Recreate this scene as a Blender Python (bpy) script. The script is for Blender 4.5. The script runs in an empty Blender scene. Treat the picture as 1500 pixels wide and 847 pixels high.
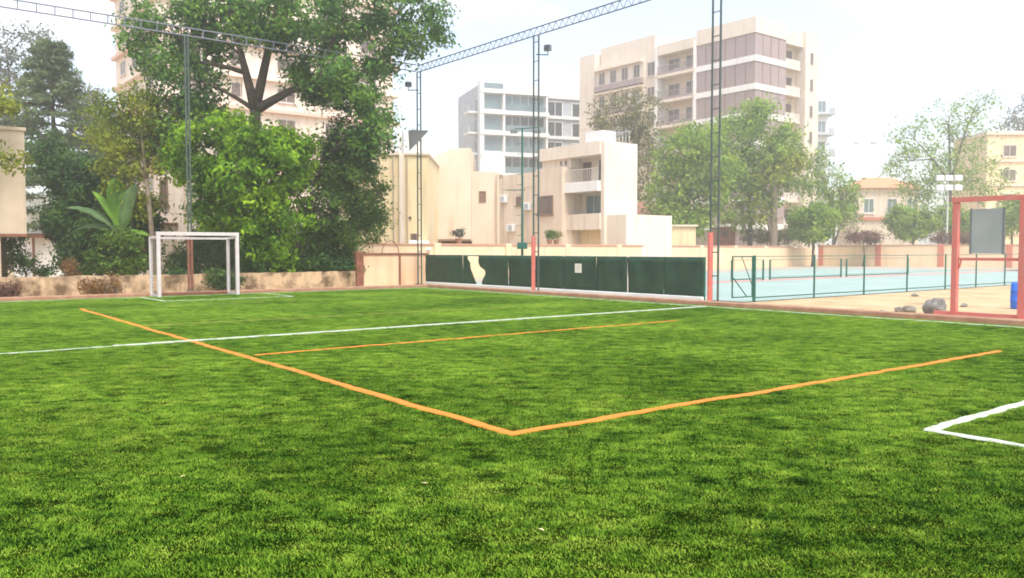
import bpy, math, random
import numpy as np
from mathutils import Vector, Matrix

random.seed(7)
SC = bpy.context.scene
COL = SC.collection
R = math.radians

# ------------------------------------------------------------------ camera
CAM_H = 1.5
FPX = 1218.0                       # focal length measured in photograph pixels (1500 wide)
PITCH = math.atan(57.5 / FPX)
cam = bpy.data.cameras.new('camera')
cam.sensor_width = 36.0
cam.lens = 36.0 * FPX / 1500.0
cam.clip_start = 0.05
cam.clip_end = 3000
cam_o = bpy.data.objects.new('camera', cam)
cam_o.location = (0, 0, CAM_H)
cam_o.rotation_euler = (math.pi / 2 - PITCH, 0, 0)
COL.objects.link(cam_o)
SC.camera = cam_o

# ------------------------------------------------------------------ sky, sun, exposure
SUN_AZ = 155.0      # degrees to the right of the viewing direction (+Y)
SUN_EL = 60.0
w = bpy.data.worlds.new('World')
SC.world = w
w.use_nodes = True
nt = w.node_tree
nt.nodes.clear()
out = nt.nodes.new('ShaderNodeOutputWorld')
bg = nt.nodes.new('ShaderNodeBackground')
bg.inputs['Strength'].default_value = 0.15
sky = nt.nodes.new('ShaderNodeTexSky')
sky.sky_type = 'NISHITA'
sky.sun_disc = False
sky.sun_elevation = R(SUN_EL)
sky.sun_rotation = R(SUN_AZ)
sky.air_density = 1.0
sky.dust_density = 2.5
sky.ozone_density = 1.2
tc = nt.nodes.new('ShaderNodeTexCoord')
mp = nt.nodes.new('ShaderNodeMapping')
mp.inputs['Scale'].default_value = (1.0, 1.0, 2.6)
mp.inputs['Location'].default_value = (0.35, 0.1, 0.0)
nz = nt.nodes.new('ShaderNodeTexNoise')
nz.inputs['Scale'].default_value = 2.3
nz.inputs['Detail'].default_value = 5.0
nz.inputs['Roughness'].default_value = 0.55
rp = nt.nodes.new('ShaderNodeValToRGB')
rp.color_ramp.elements[0].position = 0.46
rp.color_ramp.elements[0].color = (0.22, 0.22, 0.22, 1)
rp.color_ramp.elements[1].position = 0.66
rp.color_ramp.elements[1].color = (1, 1, 1, 1)
mx = nt.nodes.new('ShaderNodeMix')
mx.data_type = 'RGBA'
mx.inputs['B'].default_value = (3.9, 3.95, 4.0, 1)     # thin bright cloud
nt.links.new(tc.outputs['Generated'], mp.inputs['Vector'])
nt.links.new(mp.outputs['Vector'], nz.inputs['Vector'])
nt.links.new(nz.outputs['Fac'], rp.inputs['Fac'])
nt.links.new(rp.outputs['Color'], mx.inputs['Factor'])
nt.links.new(sky.outputs['Color'], mx.inputs['A'])
nt.links.new(mx.outputs['Result'], bg.inputs['Color'])
nt.links.new(bg.outputs['Background'], out.inputs['Surface'])

sun = bpy.data.lights.new('sun', 'SUN')
sun.energy = 1.5
sun.angle = R(20)
sun.color = (1.0, 0.95, 0.87)
sun_o = bpy.data.objects.new('sun', sun)
d = Vector((math.sin(R(SUN_AZ)) * math.cos(R(SUN_EL)), math.cos(R(SUN_AZ)) * math.cos(R(SUN_EL)), math.sin(R(SUN_EL))))
sun_o.rotation_euler = d.to_track_quat('Z', 'Y').to_euler()
sun_o.location = (30, 10, 60)
COL.objects.link(sun_o)

SC.view_settings.view_transform = 'Standard'
SC.view_settings.look = 'None'
SC.view_settings.gamma = 1.0
SC.view_settings.use_curve_mapping = False
SC.view_settings.exposure = 1.38
SC.render.engine = 'CYCLES'
SC.cycles.use_denoising = True
SC.cycles.filter_width = 1.8
SC.cycles.max_bounces = 8
SC.cycles.diffuse_bounces = 3
SC.cycles.transparent_max_bounces = 8
SC.cycles.volume_bounces = 1
SC.cycles.caustics_reflective = False
SC.cycles.caustics_refractive = False

# ------------------------------------------------------------------ measuring helpers
def ray(px, py):
    cx, cy = (px - 750) / FPX, (423.5 - py) / FPX
    s, c = math.sin(PITCH), math.cos(PITCH)
    return Vector((cx, c + cy * s, -s + cy * c))

def ground(px, py):
    v = ray(px, py)
    t = -CAM_H / v.z
    return Vector((v.x * t, v.y * t, 0))

def at(px, py, Y):
    v = ray(px, py)
    t = Y / v.y
    return Vector((v.x * t, Y, CAM_H + v.z * t))

def hgt(py, Y):
    return at(750, py, Y).z

ANG = math.atan2(1218, 1527)               # the pitch is turned this much to the view
RX = Vector((math.cos(ANG), math.sin(ANG), 0))
QX = Vector((-math.sin(ANG), math.cos(ANG), 0))
CORNER = ground(620, 422)

def W(r, q, z=0.0):
    return CORNER + RX * r + QX * q + Vector((0, 0, z))

def rq(p):
    dlt = p - CORNER
    return dlt.dot(RX), dlt.dot(QX)

def r_on(px, q):
    """r of the point on the line q=const that appears at column px"""
    k = (px - 750) / FPX
    p = CORNER + QX * q
    return (k * p.y - p.x) / (RX.x - k * RX.y)

def q_on(px, r):
    k = (px - 750) / FPX
    p = CORNER + RX * r
    return (k * p.y - p.x) / (QX.x - k * QX.y)

# ------------------------------------------------------------------ materials
def new_mat(name):
    m = bpy.data.materials.new(name)
    m.use_nodes = True
    return m, m.node_tree, m.node_tree.nodes['Principled BSDF']

def mat(name, c1, c2=None, rough=0.7, scale=3.0, lo=0.35, hi=0.65, bump=0.0, bscale=40.0, streak=None, metal=0.0, spec=0.5, detail=6.0):
    m, t, b = new_mat(name)
    b.inputs['Roughness'].default_value = rough
    b.inputs['Metallic'].default_value = metal
    b.inputs['Specular IOR Level'].default_value = spec
    geo = t.nodes.new('ShaderNodeNewGeometry')
    c1 = tuple(c1) + (1,)
    col = None
    if c2 is None:
        b.inputs['Base Color'].default_value = c1
    else:
        n = t.nodes.new('ShaderNodeTexNoise')
        n.inputs['Scale'].default_value = scale
        n.inputs['Detail'].default_value = detail
        n.inputs['Roughness'].default_value = 0.6
        r_ = t.nodes.new('ShaderNodeValToRGB')
        r_.color_ramp.elements[0].position = lo
        r_.color_ramp.elements[1].position = hi
        r_.color_ramp.elements[0].color = c1
        r_.color_ramp.elements[1].color = tuple(c2) + (1,)
        t.links.new(geo.outputs['Position'], n.inputs['Vector'])
        t.links.new(n.outputs['Fac'], r_.inputs['Fac'])
        col = r_.outputs['Color']
        if streak is not None:
            mp_ = t.nodes.new('ShaderNodeMapping')
            mp_.inputs['Scale'].default_value = (1.6, 1.6, 0.16)
            n2 = t.nodes.new('ShaderNodeTexNoise')
            n2.inputs['Scale'].default_value = 1.4
            n2.inputs['Detail'].default_value = 5
            r2 = t.nodes.new('ShaderNodeValToRGB')
            r2.color_ramp.elements[0].position = 0.52
            r2.color_ramp.elements[1].position = 0.78
            r2.color_ramp.elements[0].color = (0, 0, 0, 1)
            r2.color_ramp.elements[1].color = (0.75, 0.75, 0.75, 1)
            mm = t.nodes.new('ShaderNodeMix')
            mm.data_type = 'RGBA'
            mm.inputs['B'].default_value = tuple(streak) + (1,)
            t.links.new(geo.outputs['Position'], mp_.inputs['Vector'])
            t.links.new(mp_.outputs['Vector'], n2.inputs['Vector'])
            t.links.new(n2.outputs['Fac'], r2.inputs['Fac'])
            t.links.new(r2.outputs['Color'], mm.inputs['Factor'])
            t.links.new(col, mm.inputs['A'])
            col = mm.outputs['Result']
        t.links.new(col, b.inputs['Base Color'])
    if bump:
        n3 = t.nodes.new('ShaderNodeTexNoise')
        n3.inputs['Scale'].default_value = bscale
        n3.inputs['Detail'].default_value = 4
        bp = t.nodes.new('ShaderNodeBump')
        bp.inputs['Strength'].default_value = bump
        bp.inputs['Distance'].default_value = 0.02
        t.links.new(geo.outputs['Position'], n3.inputs['Vector'])
        t.links.new(n3.outputs['Fac'], bp.inputs['Height'])
        t.links.new(bp.outputs['Normal'], b.inputs['Normal'])
    return m

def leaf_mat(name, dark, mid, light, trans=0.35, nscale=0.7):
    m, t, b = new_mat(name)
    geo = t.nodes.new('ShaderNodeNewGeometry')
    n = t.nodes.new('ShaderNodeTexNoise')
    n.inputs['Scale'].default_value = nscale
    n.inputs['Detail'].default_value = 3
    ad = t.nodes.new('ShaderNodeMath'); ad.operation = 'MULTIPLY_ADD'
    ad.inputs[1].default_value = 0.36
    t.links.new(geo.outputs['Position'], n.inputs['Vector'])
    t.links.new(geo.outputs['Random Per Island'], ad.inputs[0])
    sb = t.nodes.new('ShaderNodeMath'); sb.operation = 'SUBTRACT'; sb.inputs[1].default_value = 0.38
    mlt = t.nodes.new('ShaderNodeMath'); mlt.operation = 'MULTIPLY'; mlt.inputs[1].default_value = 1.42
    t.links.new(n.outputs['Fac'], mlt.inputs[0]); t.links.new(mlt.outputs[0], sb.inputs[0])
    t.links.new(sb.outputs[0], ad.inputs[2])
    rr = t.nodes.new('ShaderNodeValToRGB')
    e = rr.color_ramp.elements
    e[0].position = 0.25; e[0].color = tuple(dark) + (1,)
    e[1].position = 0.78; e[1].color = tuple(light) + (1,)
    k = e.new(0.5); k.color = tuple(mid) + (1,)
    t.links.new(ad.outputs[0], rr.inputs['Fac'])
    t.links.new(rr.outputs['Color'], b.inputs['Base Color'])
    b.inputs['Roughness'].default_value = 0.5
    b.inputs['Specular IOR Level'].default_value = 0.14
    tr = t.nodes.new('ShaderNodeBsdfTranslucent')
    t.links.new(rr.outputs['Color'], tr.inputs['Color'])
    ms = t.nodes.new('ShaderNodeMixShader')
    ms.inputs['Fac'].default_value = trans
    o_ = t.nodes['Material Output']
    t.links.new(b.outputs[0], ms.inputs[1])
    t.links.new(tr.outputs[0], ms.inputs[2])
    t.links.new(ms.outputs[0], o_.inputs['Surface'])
    return m

M = {}
M['cream'] = mat('cream_render', (0.68, 0.545, 0.42), (0.73, 0.61, 0.48), 0.85, 0.5, streak=(0.50, 0.38, 0.27))
M['cream2'] = mat('pale_cream_render', (0.71, 0.605, 0.49), (0.76, 0.66, 0.55), 0.85, 0.4, streak=(0.54, 0.44, 0.34))
M['yellow'] = mat('yellow_cream_render', (0.74, 0.58, 0.33), (0.78, 0.65, 0.42), 0.85, 0.5, streak=(0.52, 0.40, 0.24))
M['pink'] = mat('pink_cream_render', (0.78, 0.65, 0.55), (0.81, 0.70, 0.60), 0.85, 0.3, streak=(0.60, 0.43, 0.34))
M['pinkband'] = mat('terracotta_band', (0.66, 0.45, 0.36), (0.71, 0.50, 0.41), 0.85, 0.8)
M['white'] = mat('white_render', (0.78, 0.76, 0.72), (0.82, 0.81, 0.78), 0.8, 0.6, streak=(0.6, 0.57, 0.52))
M['greyconc'] = mat('grey_concrete', (0.36, 0.39, 0.42), (0.45, 0.48, 0.51), 0.85, 0.7, streak=(0.30, 0.31, 0.32))
M['palegrey'] = mat('pale_grey_slab', (0.66, 0.67, 0.67), (0.72, 0.73, 0.73), 0.8, 0.7)
M['mauve'] = mat('mauve_panel', (0.30, 0.22, 0.21), (0.36, 0.27, 0.26), 0.45, 0.5)
M['beige'] = mat('beige_render', (0.50, 0.41, 0.30), (0.60, 0.50, 0.37), 0.9, 0.8, streak=(0.30, 0.25, 0.17))
M['oldwall'] = mat('stained_plaster', (0.56, 0.40, 0.25), (0.13, 0.08, 0.04), 0.9, 1.8, lo=0.42, hi=0.62, bump=0.4, streak=(0.16, 0.11, 0.06))
M['peachwall'] = mat('peach_plaster', (0.78, 0.55, 0.36), (0.72, 0.48, 0.30), 0.9, 1.1, bump=0.2, streak=(0.50, 0.31, 0.18))
M['courtwall'] = mat('pale_orange_plaster', (0.80, 0.62, 0.42), (0.76, 0.55, 0.34), 0.9, 0.8, streak=(0.62, 0.44, 0.27))
M['redpaint'] = mat('faded_red_paint', (0.68, 0.15, 0.12), (0.62, 0.21, 0.17), 0.5, 6.0)
M['redwall'] = mat('red_masonry_paint', (0.58, 0.16, 0.10), (0.52, 0.20, 0.13), 0.85, 3.0)
M['coping'] = mat('red_brown_coping', (0.50, 0.27, 0.18), (0.44, 0.24, 0.16), 0.9, 3.0)
M['brownpaint'] = mat('rust_brown_paint', (0.16, 0.06, 0.035), (0.26, 0.10, 0.06), 0.8, 4.0)
M['kerb'] = mat('red_brown_kerb', (0.30, 0.15, 0.09), (0.40, 0.24, 0.15), 0.9, 3.0, bump=0.4)
M['steel'] = mat('grey_green_steel', (0.055, 0.08, 0.07), (0.085, 0.11, 0.095), 0.5, 8.0, metal=0.2)
M['truss'] = mat('blue_grey_steel', (0.16, 0.17, 0.22), (0.20, 0.21, 0.26), 0.5, 8.0, metal=0.2)
M['greensteel'] = mat('green_painted_steel', (0.012, 0.10, 0.07), (0.02, 0.13, 0.09), 0.45, 9.0)
M['whitepaint'] = mat('white_goal_paint', (0.60, 0.54, 0.51), (0.68, 0.63, 0.60), 0.45, 5.0)
M['greypost'] = mat('pale_grey_post', (0.50, 0.53, 0.47), (0.62, 0.64, 0.58), 0.6, 8.0)
M['screen'] = mat('dark_green_shade_cloth', (0.006, 0.036, 0.016), (0.014, 0.058, 0.028), 0.75, 2.2, bump=0.3, bscale=9.0)
M['glass'] = mat('dark_window_glass', (0.035, 0.045, 0.05), (0.06, 0.07, 0.075), 0.08, 0.8)
M['brownglass'] = mat('brown_window_glass', (0.10, 0.065, 0.05), (0.17, 0.12, 0.095), 0.2, 0.9)
M['blueglass'] = mat('grey_blue_glass', (0.12, 0.18, 0.20), (0.17, 0.24, 0.25), 0.12, 0.35)
M['frame'] = mat('pale_window_frame', (0.60, 0.54, 0.48), None, 0.6)
M['brownframe'] = mat('brown_window_frame', (0.22, 0.13, 0.085), None, 0.6)
M['recess_shade'] = mat('painted_recess_shade', (0.10, 0.07, 0.045), (0.14, 0.10, 0.06), 0.9, 2.0)  # dark brown that paints the shade inside openings onto surfaces
M['bark'] = mat('grey_brown_bark', (0.045, 0.030, 0.022), (0.10, 0.072, 0.055), 0.95, 7.0, bump=0.8, bscale=25)
M['barklight'] = mat('pale_bark', (0.20, 0.15, 0.11), (0.30, 0.24, 0.18), 0.95, 6.0, bump=0.6, bscale=25)
M['court'] = mat('pale_cyan_court_paint', (0.24, 0.345, 0.315), (0.33, 0.44, 0.40), 0.7, 0.5, lo=0.3, hi=0.7, streak=(0.36, 0.37, 0.33))
M['courtred'] = mat('pale_red_court_paint', (0.46, 0.25, 0.22), (0.52, 0.31, 0.27), 0.75, 0.6)
M['courtgrey'] = mat('grey_court_edge', (0.36, 0.32, 0.26), (0.44, 0.38, 0.30), 0.9, 0.5)
M['rooftile'] = mat('orange_roof_tile', (0.55, 0.25, 0.12), (0.62, 0.32, 0.17), 0.85, 2.0)
M['redbrick'] = mat('faded_red_brick', (0.33, 0.13, 0.10), (0.42, 0.20, 0.15), 0.9, 2.5)
M['greyboard'] = mat('grey_sheet_metal', (0.33, 0.345, 0.33), (0.39, 0.40, 0.38), 0.45, 2.0)
M['whiteboard'] = mat('white_notice_paint', (0.78, 0.76, 0.66), (0.70, 0.68, 0.58), 0.7, 8.0)
M['lampgrey'] = mat('lamp_housing_grey', (0.17, 0.18, 0.18), None, 0.5)
M['lamplens'] = mat('pale_lamp_lens', (0.82, 0.84, 0.85), None, 0.15)
M['blue'] = mat('blue_plastic', (0.02, 0.13, 0.62), (0.03, 0.17, 0.7), 0.4, 4.0)
M['rock'] = mat('grey_rock', (0.22, 0.20, 0.17), (0.36, 0.33, 0.28), 0.95, 6.0, bump=0.9, bscale=14)
M['rockdark'] = mat('dark_grey_rock', (0.13, 0.125, 0.12), (0.24, 0.23, 0.21), 0.95, 6.0, bump=0.9, bscale=14)
M['linewhite'] = mat('white_turf_line', (0.56, 0.59, 0.50), (0.22, 0.32, 0.10), 0.9, 9.0, lo=0.48, hi=0.74, bump=0.5, bscale=120)
M['lineorange'] = mat('orange_turf_line', (0.78, 0.22, 0.025), (0.40, 0.24, 0.035), 0.9, 22.0, lo=0.50, hi=0.80, bump=0.5, bscale=120)
M['linefaint'] = mat('worn_orange_turf_line', (0.36, 0.26, 0.05), (0.18, 0.22, 0.05), 0.9, 5.0, lo=0.4, hi=0.6)
M['net'] = mat('dark_net_twine', (0.10, 0.085, 0.06), None, 0.9)
M['pot'] = mat('terracotta_pot', (0.30, 0.14, 0.08), (0.38, 0.20, 0.12), 0.9, 6.0)
M['dryleaf'] = mat('pale_dry_leaf', (0.62, 0.48, 0.20), (0.70, 0.60, 0.34), 0.8, 30.0)
M['pipe'] = mat('drain_pipe', (0.55, 0.45, 0.32), None, 0.6)

M['lf_big'] = leaf_mat('leaf_blue_green', (0.044, 0.114, 0.023), (0.096, 0.223, 0.04), (0.214, 0.384, 0.053), 0.34)
M['lf_bright'] = leaf_mat('leaf_fresh_green', (0.062, 0.143, 0.006), (0.143, 0.305, 0.013), (0.347, 0.555, 0.023), 0.38)
M['lf_dark'] = leaf_mat('leaf_deep_green', (0.038, 0.085, 0.012), (0.077, 0.155, 0.021), (0.154, 0.262, 0.034), 0.3)
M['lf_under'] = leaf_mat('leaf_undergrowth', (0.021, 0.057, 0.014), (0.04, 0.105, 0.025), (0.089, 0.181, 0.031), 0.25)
M['lf_pine'] = leaf_mat('pine_needles', (0.091, 0.137, 0.061), (0.143, 0.202, 0.088), (0.208, 0.267, 0.116), 0.25)
M['lf_yellow'] = leaf_mat('leaf_yellow_green', (0.132, 0.181, 0.016), (0.251, 0.306, 0.029), (0.397, 0.43, 0.051), 0.42)
M['lf_light'] = leaf_mat('leaf_light_green', (0.112, 0.206, 0.025), (0.223, 0.354, 0.047), (0.384, 0.504, 0.072), 0.38)
M['lf_olive'] = leaf_mat('leaf_olive', (0.132, 0.132, 0.045), (0.204, 0.196, 0.068), (0.288, 0.265, 0.099), 0.36)
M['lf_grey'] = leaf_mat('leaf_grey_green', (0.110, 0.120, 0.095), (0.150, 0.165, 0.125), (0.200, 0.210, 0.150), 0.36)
M['lf_dry'] = leaf_mat('leaf_dry_brown', (0.130, 0.065, 0.020), (0.270, 0.130, 0.035), (0.380, 0.210, 0.070), 0.3)
M['lf_red'] = leaf_mat('leaf_reddish_brown', (0.110, 0.050, 0.035), (0.170, 0.080, 0.055), (0.230, 0.120, 0.080), 0.3)
M['banana'] = leaf_mat('banana_leaf', (0.078, 0.188, 0.02), (0.143, 0.3, 0.035), (0.234, 0.413, 0.05), 0.4, 1.5)
M['bananagrey'] = leaf_mat('banana_leaf_pale', (0.08, 0.163, 0.06), (0.13, 0.225, 0.088), (0.19, 0.3, 0.12), 0.3, 1.5)

# ground of sandy earth
def ground_mat():
    m, t, b = new_mat('sandy_earth')
    geo = t.nodes.new('ShaderNodeNewGeometry')
    n = t.nodes.new('ShaderNodeTexNoise'); n.inputs['Scale'].default_value = 0.7; n.inputs['Detail'].default_value = 8; n.inputs['Roughness'].default_value = 0.65
    r_ = t.nodes.new('ShaderNodeValToRGB')
    e = r_.color_ramp.elements
    e[0].position = 0.32; e[0].color = (0.30, 0.21, 0.11, 1)
    e[1].position = 0.66; e[1].color = (0.56, 0.42, 0.25, 1)
    k = e.new(0.46); k.color = (0.46, 0.33, 0.18, 1)
    bp = t.nodes.new('ShaderNodeBump'); bp.inputs['Strength'].default_value = 0.7; bp.inputs['Distance'].default_value = 0.05
    n2 = t.nodes.new('ShaderNodeTexNoise'); n2.inputs['Scale'].default_value = 6; n2.inputs['Detail'].default_value = 6
    t.links.new(geo.outputs['Position'], n.inputs['Vector'])
    t.links.new(geo.outputs['Position'], n2.inputs['Vector'])
    t.links.new(n.outputs['Fac'], r_.inputs['Fac'])
    t.links.new(r_.outputs['Color'], b.inputs['Base Color'])
    t.links.new(n2.outputs['Fac'], bp.inputs['Height'])
    t.links.new(bp.outputs['Normal'], b.inputs['Normal'])
    b.inputs['Roughness'].default_value = 0.95
    return m
M['earth'] = ground_mat()

def turf_mat(name, gain, blade):
    m, t, b = new_mat(name)
    geo = t.nodes.new('ShaderNodeNewGeometry')
    def noise(scale, detail, rough=0.55, sc=None, rot=0.0):
        n = t.nodes.new('ShaderNodeTexNoise')
        n.inputs['Scale'].default_value = scale; n.inputs['Detail'].default_value = detail; n.inputs['Roughness'].default_value = rough
        if sc:
            mm = t.nodes.new('ShaderNodeMapping')
            mm.inputs['Scale'].default_value = sc
            mm.inputs['Rotation'].default_value = (0, 0, rot)
            t.links.new(geo.outputs['Position'], mm.inputs['Vector'])
            t.links.new(mm.outputs['Vector'], n.inputs['Vector'])
        else:
            t.links.new(geo.outputs['Position'], n.inputs['Vector'])
        return n.outputs['Fac']
    n1 = noise(4.2, 6, 0.70, (0.7, 1.3, 1), 0.25)  # light and dark patches of leaning blades, painted into the colour
    n2 = noise(0.35, 4)
    def math2(op, a, b_):
        k = t.nodes.new('ShaderNodeMath'); k.operation = op
        for i, v in enumerate((a, b_)):
            if isinstance(v, (int, float)): k.inputs[i].default_value = v
            else: t.links.new(v, k.inputs[i])
        return k.outputs[0]
    f = math2('MULTIPLY_ADD', n2, 0.35)
    f.node.inputs[2].default_value = 0.0
    t.links.new(math2('MULTIPLY', n1, 0.75), f.node.inputs[2])
    if blade:
        f = math2('ADD', f, math2('MULTIPLY', math2('SUBTRACT', geo.outputs['Random Per Island'], 0.5), 0.22))
    r_ = t.nodes.new('ShaderNodeValToRGB')
    e = r_.color_ramp.elements
    g = gain
    e[0].position = 0.40; e[0].color = (0.010 * g, 0.036 * g, 0.003 * g, 1)
    e[1].position = 0.74; e[1].color = (0.190 * g, 0.250 * g, 0.034 * g, 1)
    k = e.new(0.50); k.color = (0.045 * g, 0.106 * g, 0.006 * g, 1)
    k = e.new(0.60); k.color = (0.108 * g, 0.180 * g, 0.015 * g, 1)
    t.links.new(f, r_.inputs['Fac'])
    t.links.new(r_.outputs['Color'], b.inputs['Base Color'])
    b.inputs['Roughness'].default_value = 0.75
    b.inputs['Specular IOR Level'].default_value = 0.10 if blade else 0.0
    if blade:
        tr = t.nodes.new('ShaderNodeBsdfTranslucent')
        t.links.new(r_.outputs['Color'], tr.inputs['Color'])
        ms = t.nodes.new('ShaderNodeMixShader'); ms.inputs['Fac'].default_value = 0.35
        t.links.new(b.outputs[0], ms.inputs[1]); t.links.new(tr.outputs[0], ms.inputs[2])
        t.links.new(ms.outputs[0], t.nodes['Material Output'].inputs['Surface'])
    return m
M['turf'] = turf_mat('turf_backing', 0.14, False)
M['blade'] = turf_mat('turf_blades', 2.45, True)

# ------------------------------------------------------------------ mesh helpers
class MB:
    def __init__(s):
        s.v = []; s.f = []
    def add(s, vs, fs):
        o = len(s.v)
        s.v += [tuple(x) for x in vs]
        s.f += [tuple(i + o for i in f) for f in fs]
        return s
    def box(s, x0, x1, y0, y1, z0, z1):
        return s.add([(x0, y0, z0), (x1, y0, z0), (x1, y1, z0), (x0, y1, z0), (x0, y0, z1), (x1, y0, z1), (x1, y1, z1), (x0, y1, z1)],
                     [(0, 3, 2, 1), (4, 5, 6, 7), (0, 1, 5, 4), (1, 2, 6, 5), (2, 3, 7, 6), (3, 0, 4, 7)])
    def bev(s, x0, x1, y0, y1, z0, z1, b=0.02):
        """box with chamfered vertical and top edges"""
        def ring(i, z):
            return [(x0 + i, y0 + b, z), (x0 + b, y0 + i, z), (x1 - b, y0 + i, z), (x1 - i, y0 + b, z), (x1 - i, y1 - b, z), (x1 - b, y1 - i, z), (x0 + b, y1 - i, z), (x0 + i, y1 - b, z)]
        vs = ring(0, z0) + ring(0, z1 - b) + ring(b * .9, z1)
        fs = [tuple(range(7, -1, -1)), tuple(range(16, 24))]
        for k in (0, 8):
            for i in range(8):
                j = (i + 1) % 8
                fs.append((k + i, k + j, k + 8 + j, k + 8 + i))
        return s.add(vs, fs)
    def tube(s, p0, p1, r0, r1=None, n=8, cap=True):
        return s.path([p0, p1], [r0, r0 if r1 is None else r1], n, cap)
    def path(s, pts, rad, n=8, cap=True):
        pts = [Vector(p) for p in pts]
        vs = []
        prev = None
        for i, p in enumerate(pts):
            dr = (pts[min(i + 1, len(pts) - 1)] - pts[max(i - 1, 0)]).normalized()
            if prev is None:
                a = dr.orthogonal().normalized()
            else:
                a = (prev - dr * prev.dot(dr)).normalized()
            prev = a
            b = dr.cross(a)
            for k in range(n):
                t = 2 * math.pi * k / n
                vs.append(p + (a * math.cos(t) + b * math.sin(t)) * rad[i])
        fs = []
        for i in range(len(pts) - 1):
            for k in range(n):
                j = (k + 1) % n
                fs.append((i * n + k, i * n + j, (i + 1) * n + j, (i + 1) * n + k))
        if cap:
            fs.append(tuple(range(n - 1, -1, -1)))
            fs.append(tuple(range((len(pts) - 1) * n, len(pts) * n)))
        return s.add(vs, fs)
    def beam(s, p0, p1, wd, ht):
        p0, p1 = Vector(p0), Vector(p1)
        dr = (p1 - p0).normalized()
        side = dr.cross(Vector((0, 0, 1)))
        side = side.normalized() if side.length > 1e-4 else Vector((1, 0, 0))
        up = side.cross(dr)
        vs = []
        for p in (p0, p1):
            for sx, sz in ((-1, -1), (1, -1), (1, 1), (-1, 1)):
                vs.append(p + side * sx * wd / 2 + up * sz * ht / 2)
        return s.add(vs, [(0, 1, 2, 3), (7, 6, 5, 4), (0, 4, 5, 1), (1, 5, 6, 2), (2, 6, 7, 3), (3, 7, 4, 0)])
    def mesh(s, name, m, smooth=False):
        me = bpy.data.meshes.new(name)
        me.from_pydata(s.v, [], s.f)
        if m: me.materials.append(M[m] if isinstance(m, str) else m)
        if smooth:
            me.polygons.foreach_set('use_smooth', [True] * len(me.polygons))
        me.update()
        return me
    def build(s, name, m, parent=None, loc=None, rz=0.0, smooth=False):
        return link(name, s.mesh(name, m, smooth), parent, loc, rz)

def link(name, me, parent=None, loc=None, rz=0.0):
    o = bpy.data.objects.new(name, me)
    COL.objects.link(o)
    if parent: o.parent = parent
    if loc is not None: o.location = loc
    o.rotation_euler.z = rz
    return o

def tag(o, label, cat, group=None, kind=None):
    if label: o['label'] = label
    if cat: o['category'] = cat
    if group: o['group'] = group
    if kind: o['kind'] = kind
    return o

def thing(name, label, cat, loc=(0, 0, 0), rz=0.0, group=None):
    o = bpy.data.objects.new(name, None)
    o.empty_display_size = 0.3
    COL.objects.link(o)
    o.location = loc
    o.rotation_euler.z = rz
    return tag(o, label, cat, group)

def struct(o):
    o['kind'] = 'structure'
    return o

def boxpart(parent, name, m, *b):
    return MB().box(*b).build(name, m, parent)

# ------------------------------------------------------------------ ground, turf, lines
struct(MB().add([(-420, -420, -0.05), (420, -420, -0.05), (420, 420, -0.05), (-420, 420, -0.05)], [(0, 1, 2, 3)]).build('ground', 'earth'))

F_R0, F_R1, F_Q0, F_Q1 = -18.6, 0.42, -29.0, 0.42
struct(MB().box(F_R0, F_R1, F_Q0, F_Q1, -0.04, 0.0).build('turf_field', 'turf', None, CORNER, ANG))

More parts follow.
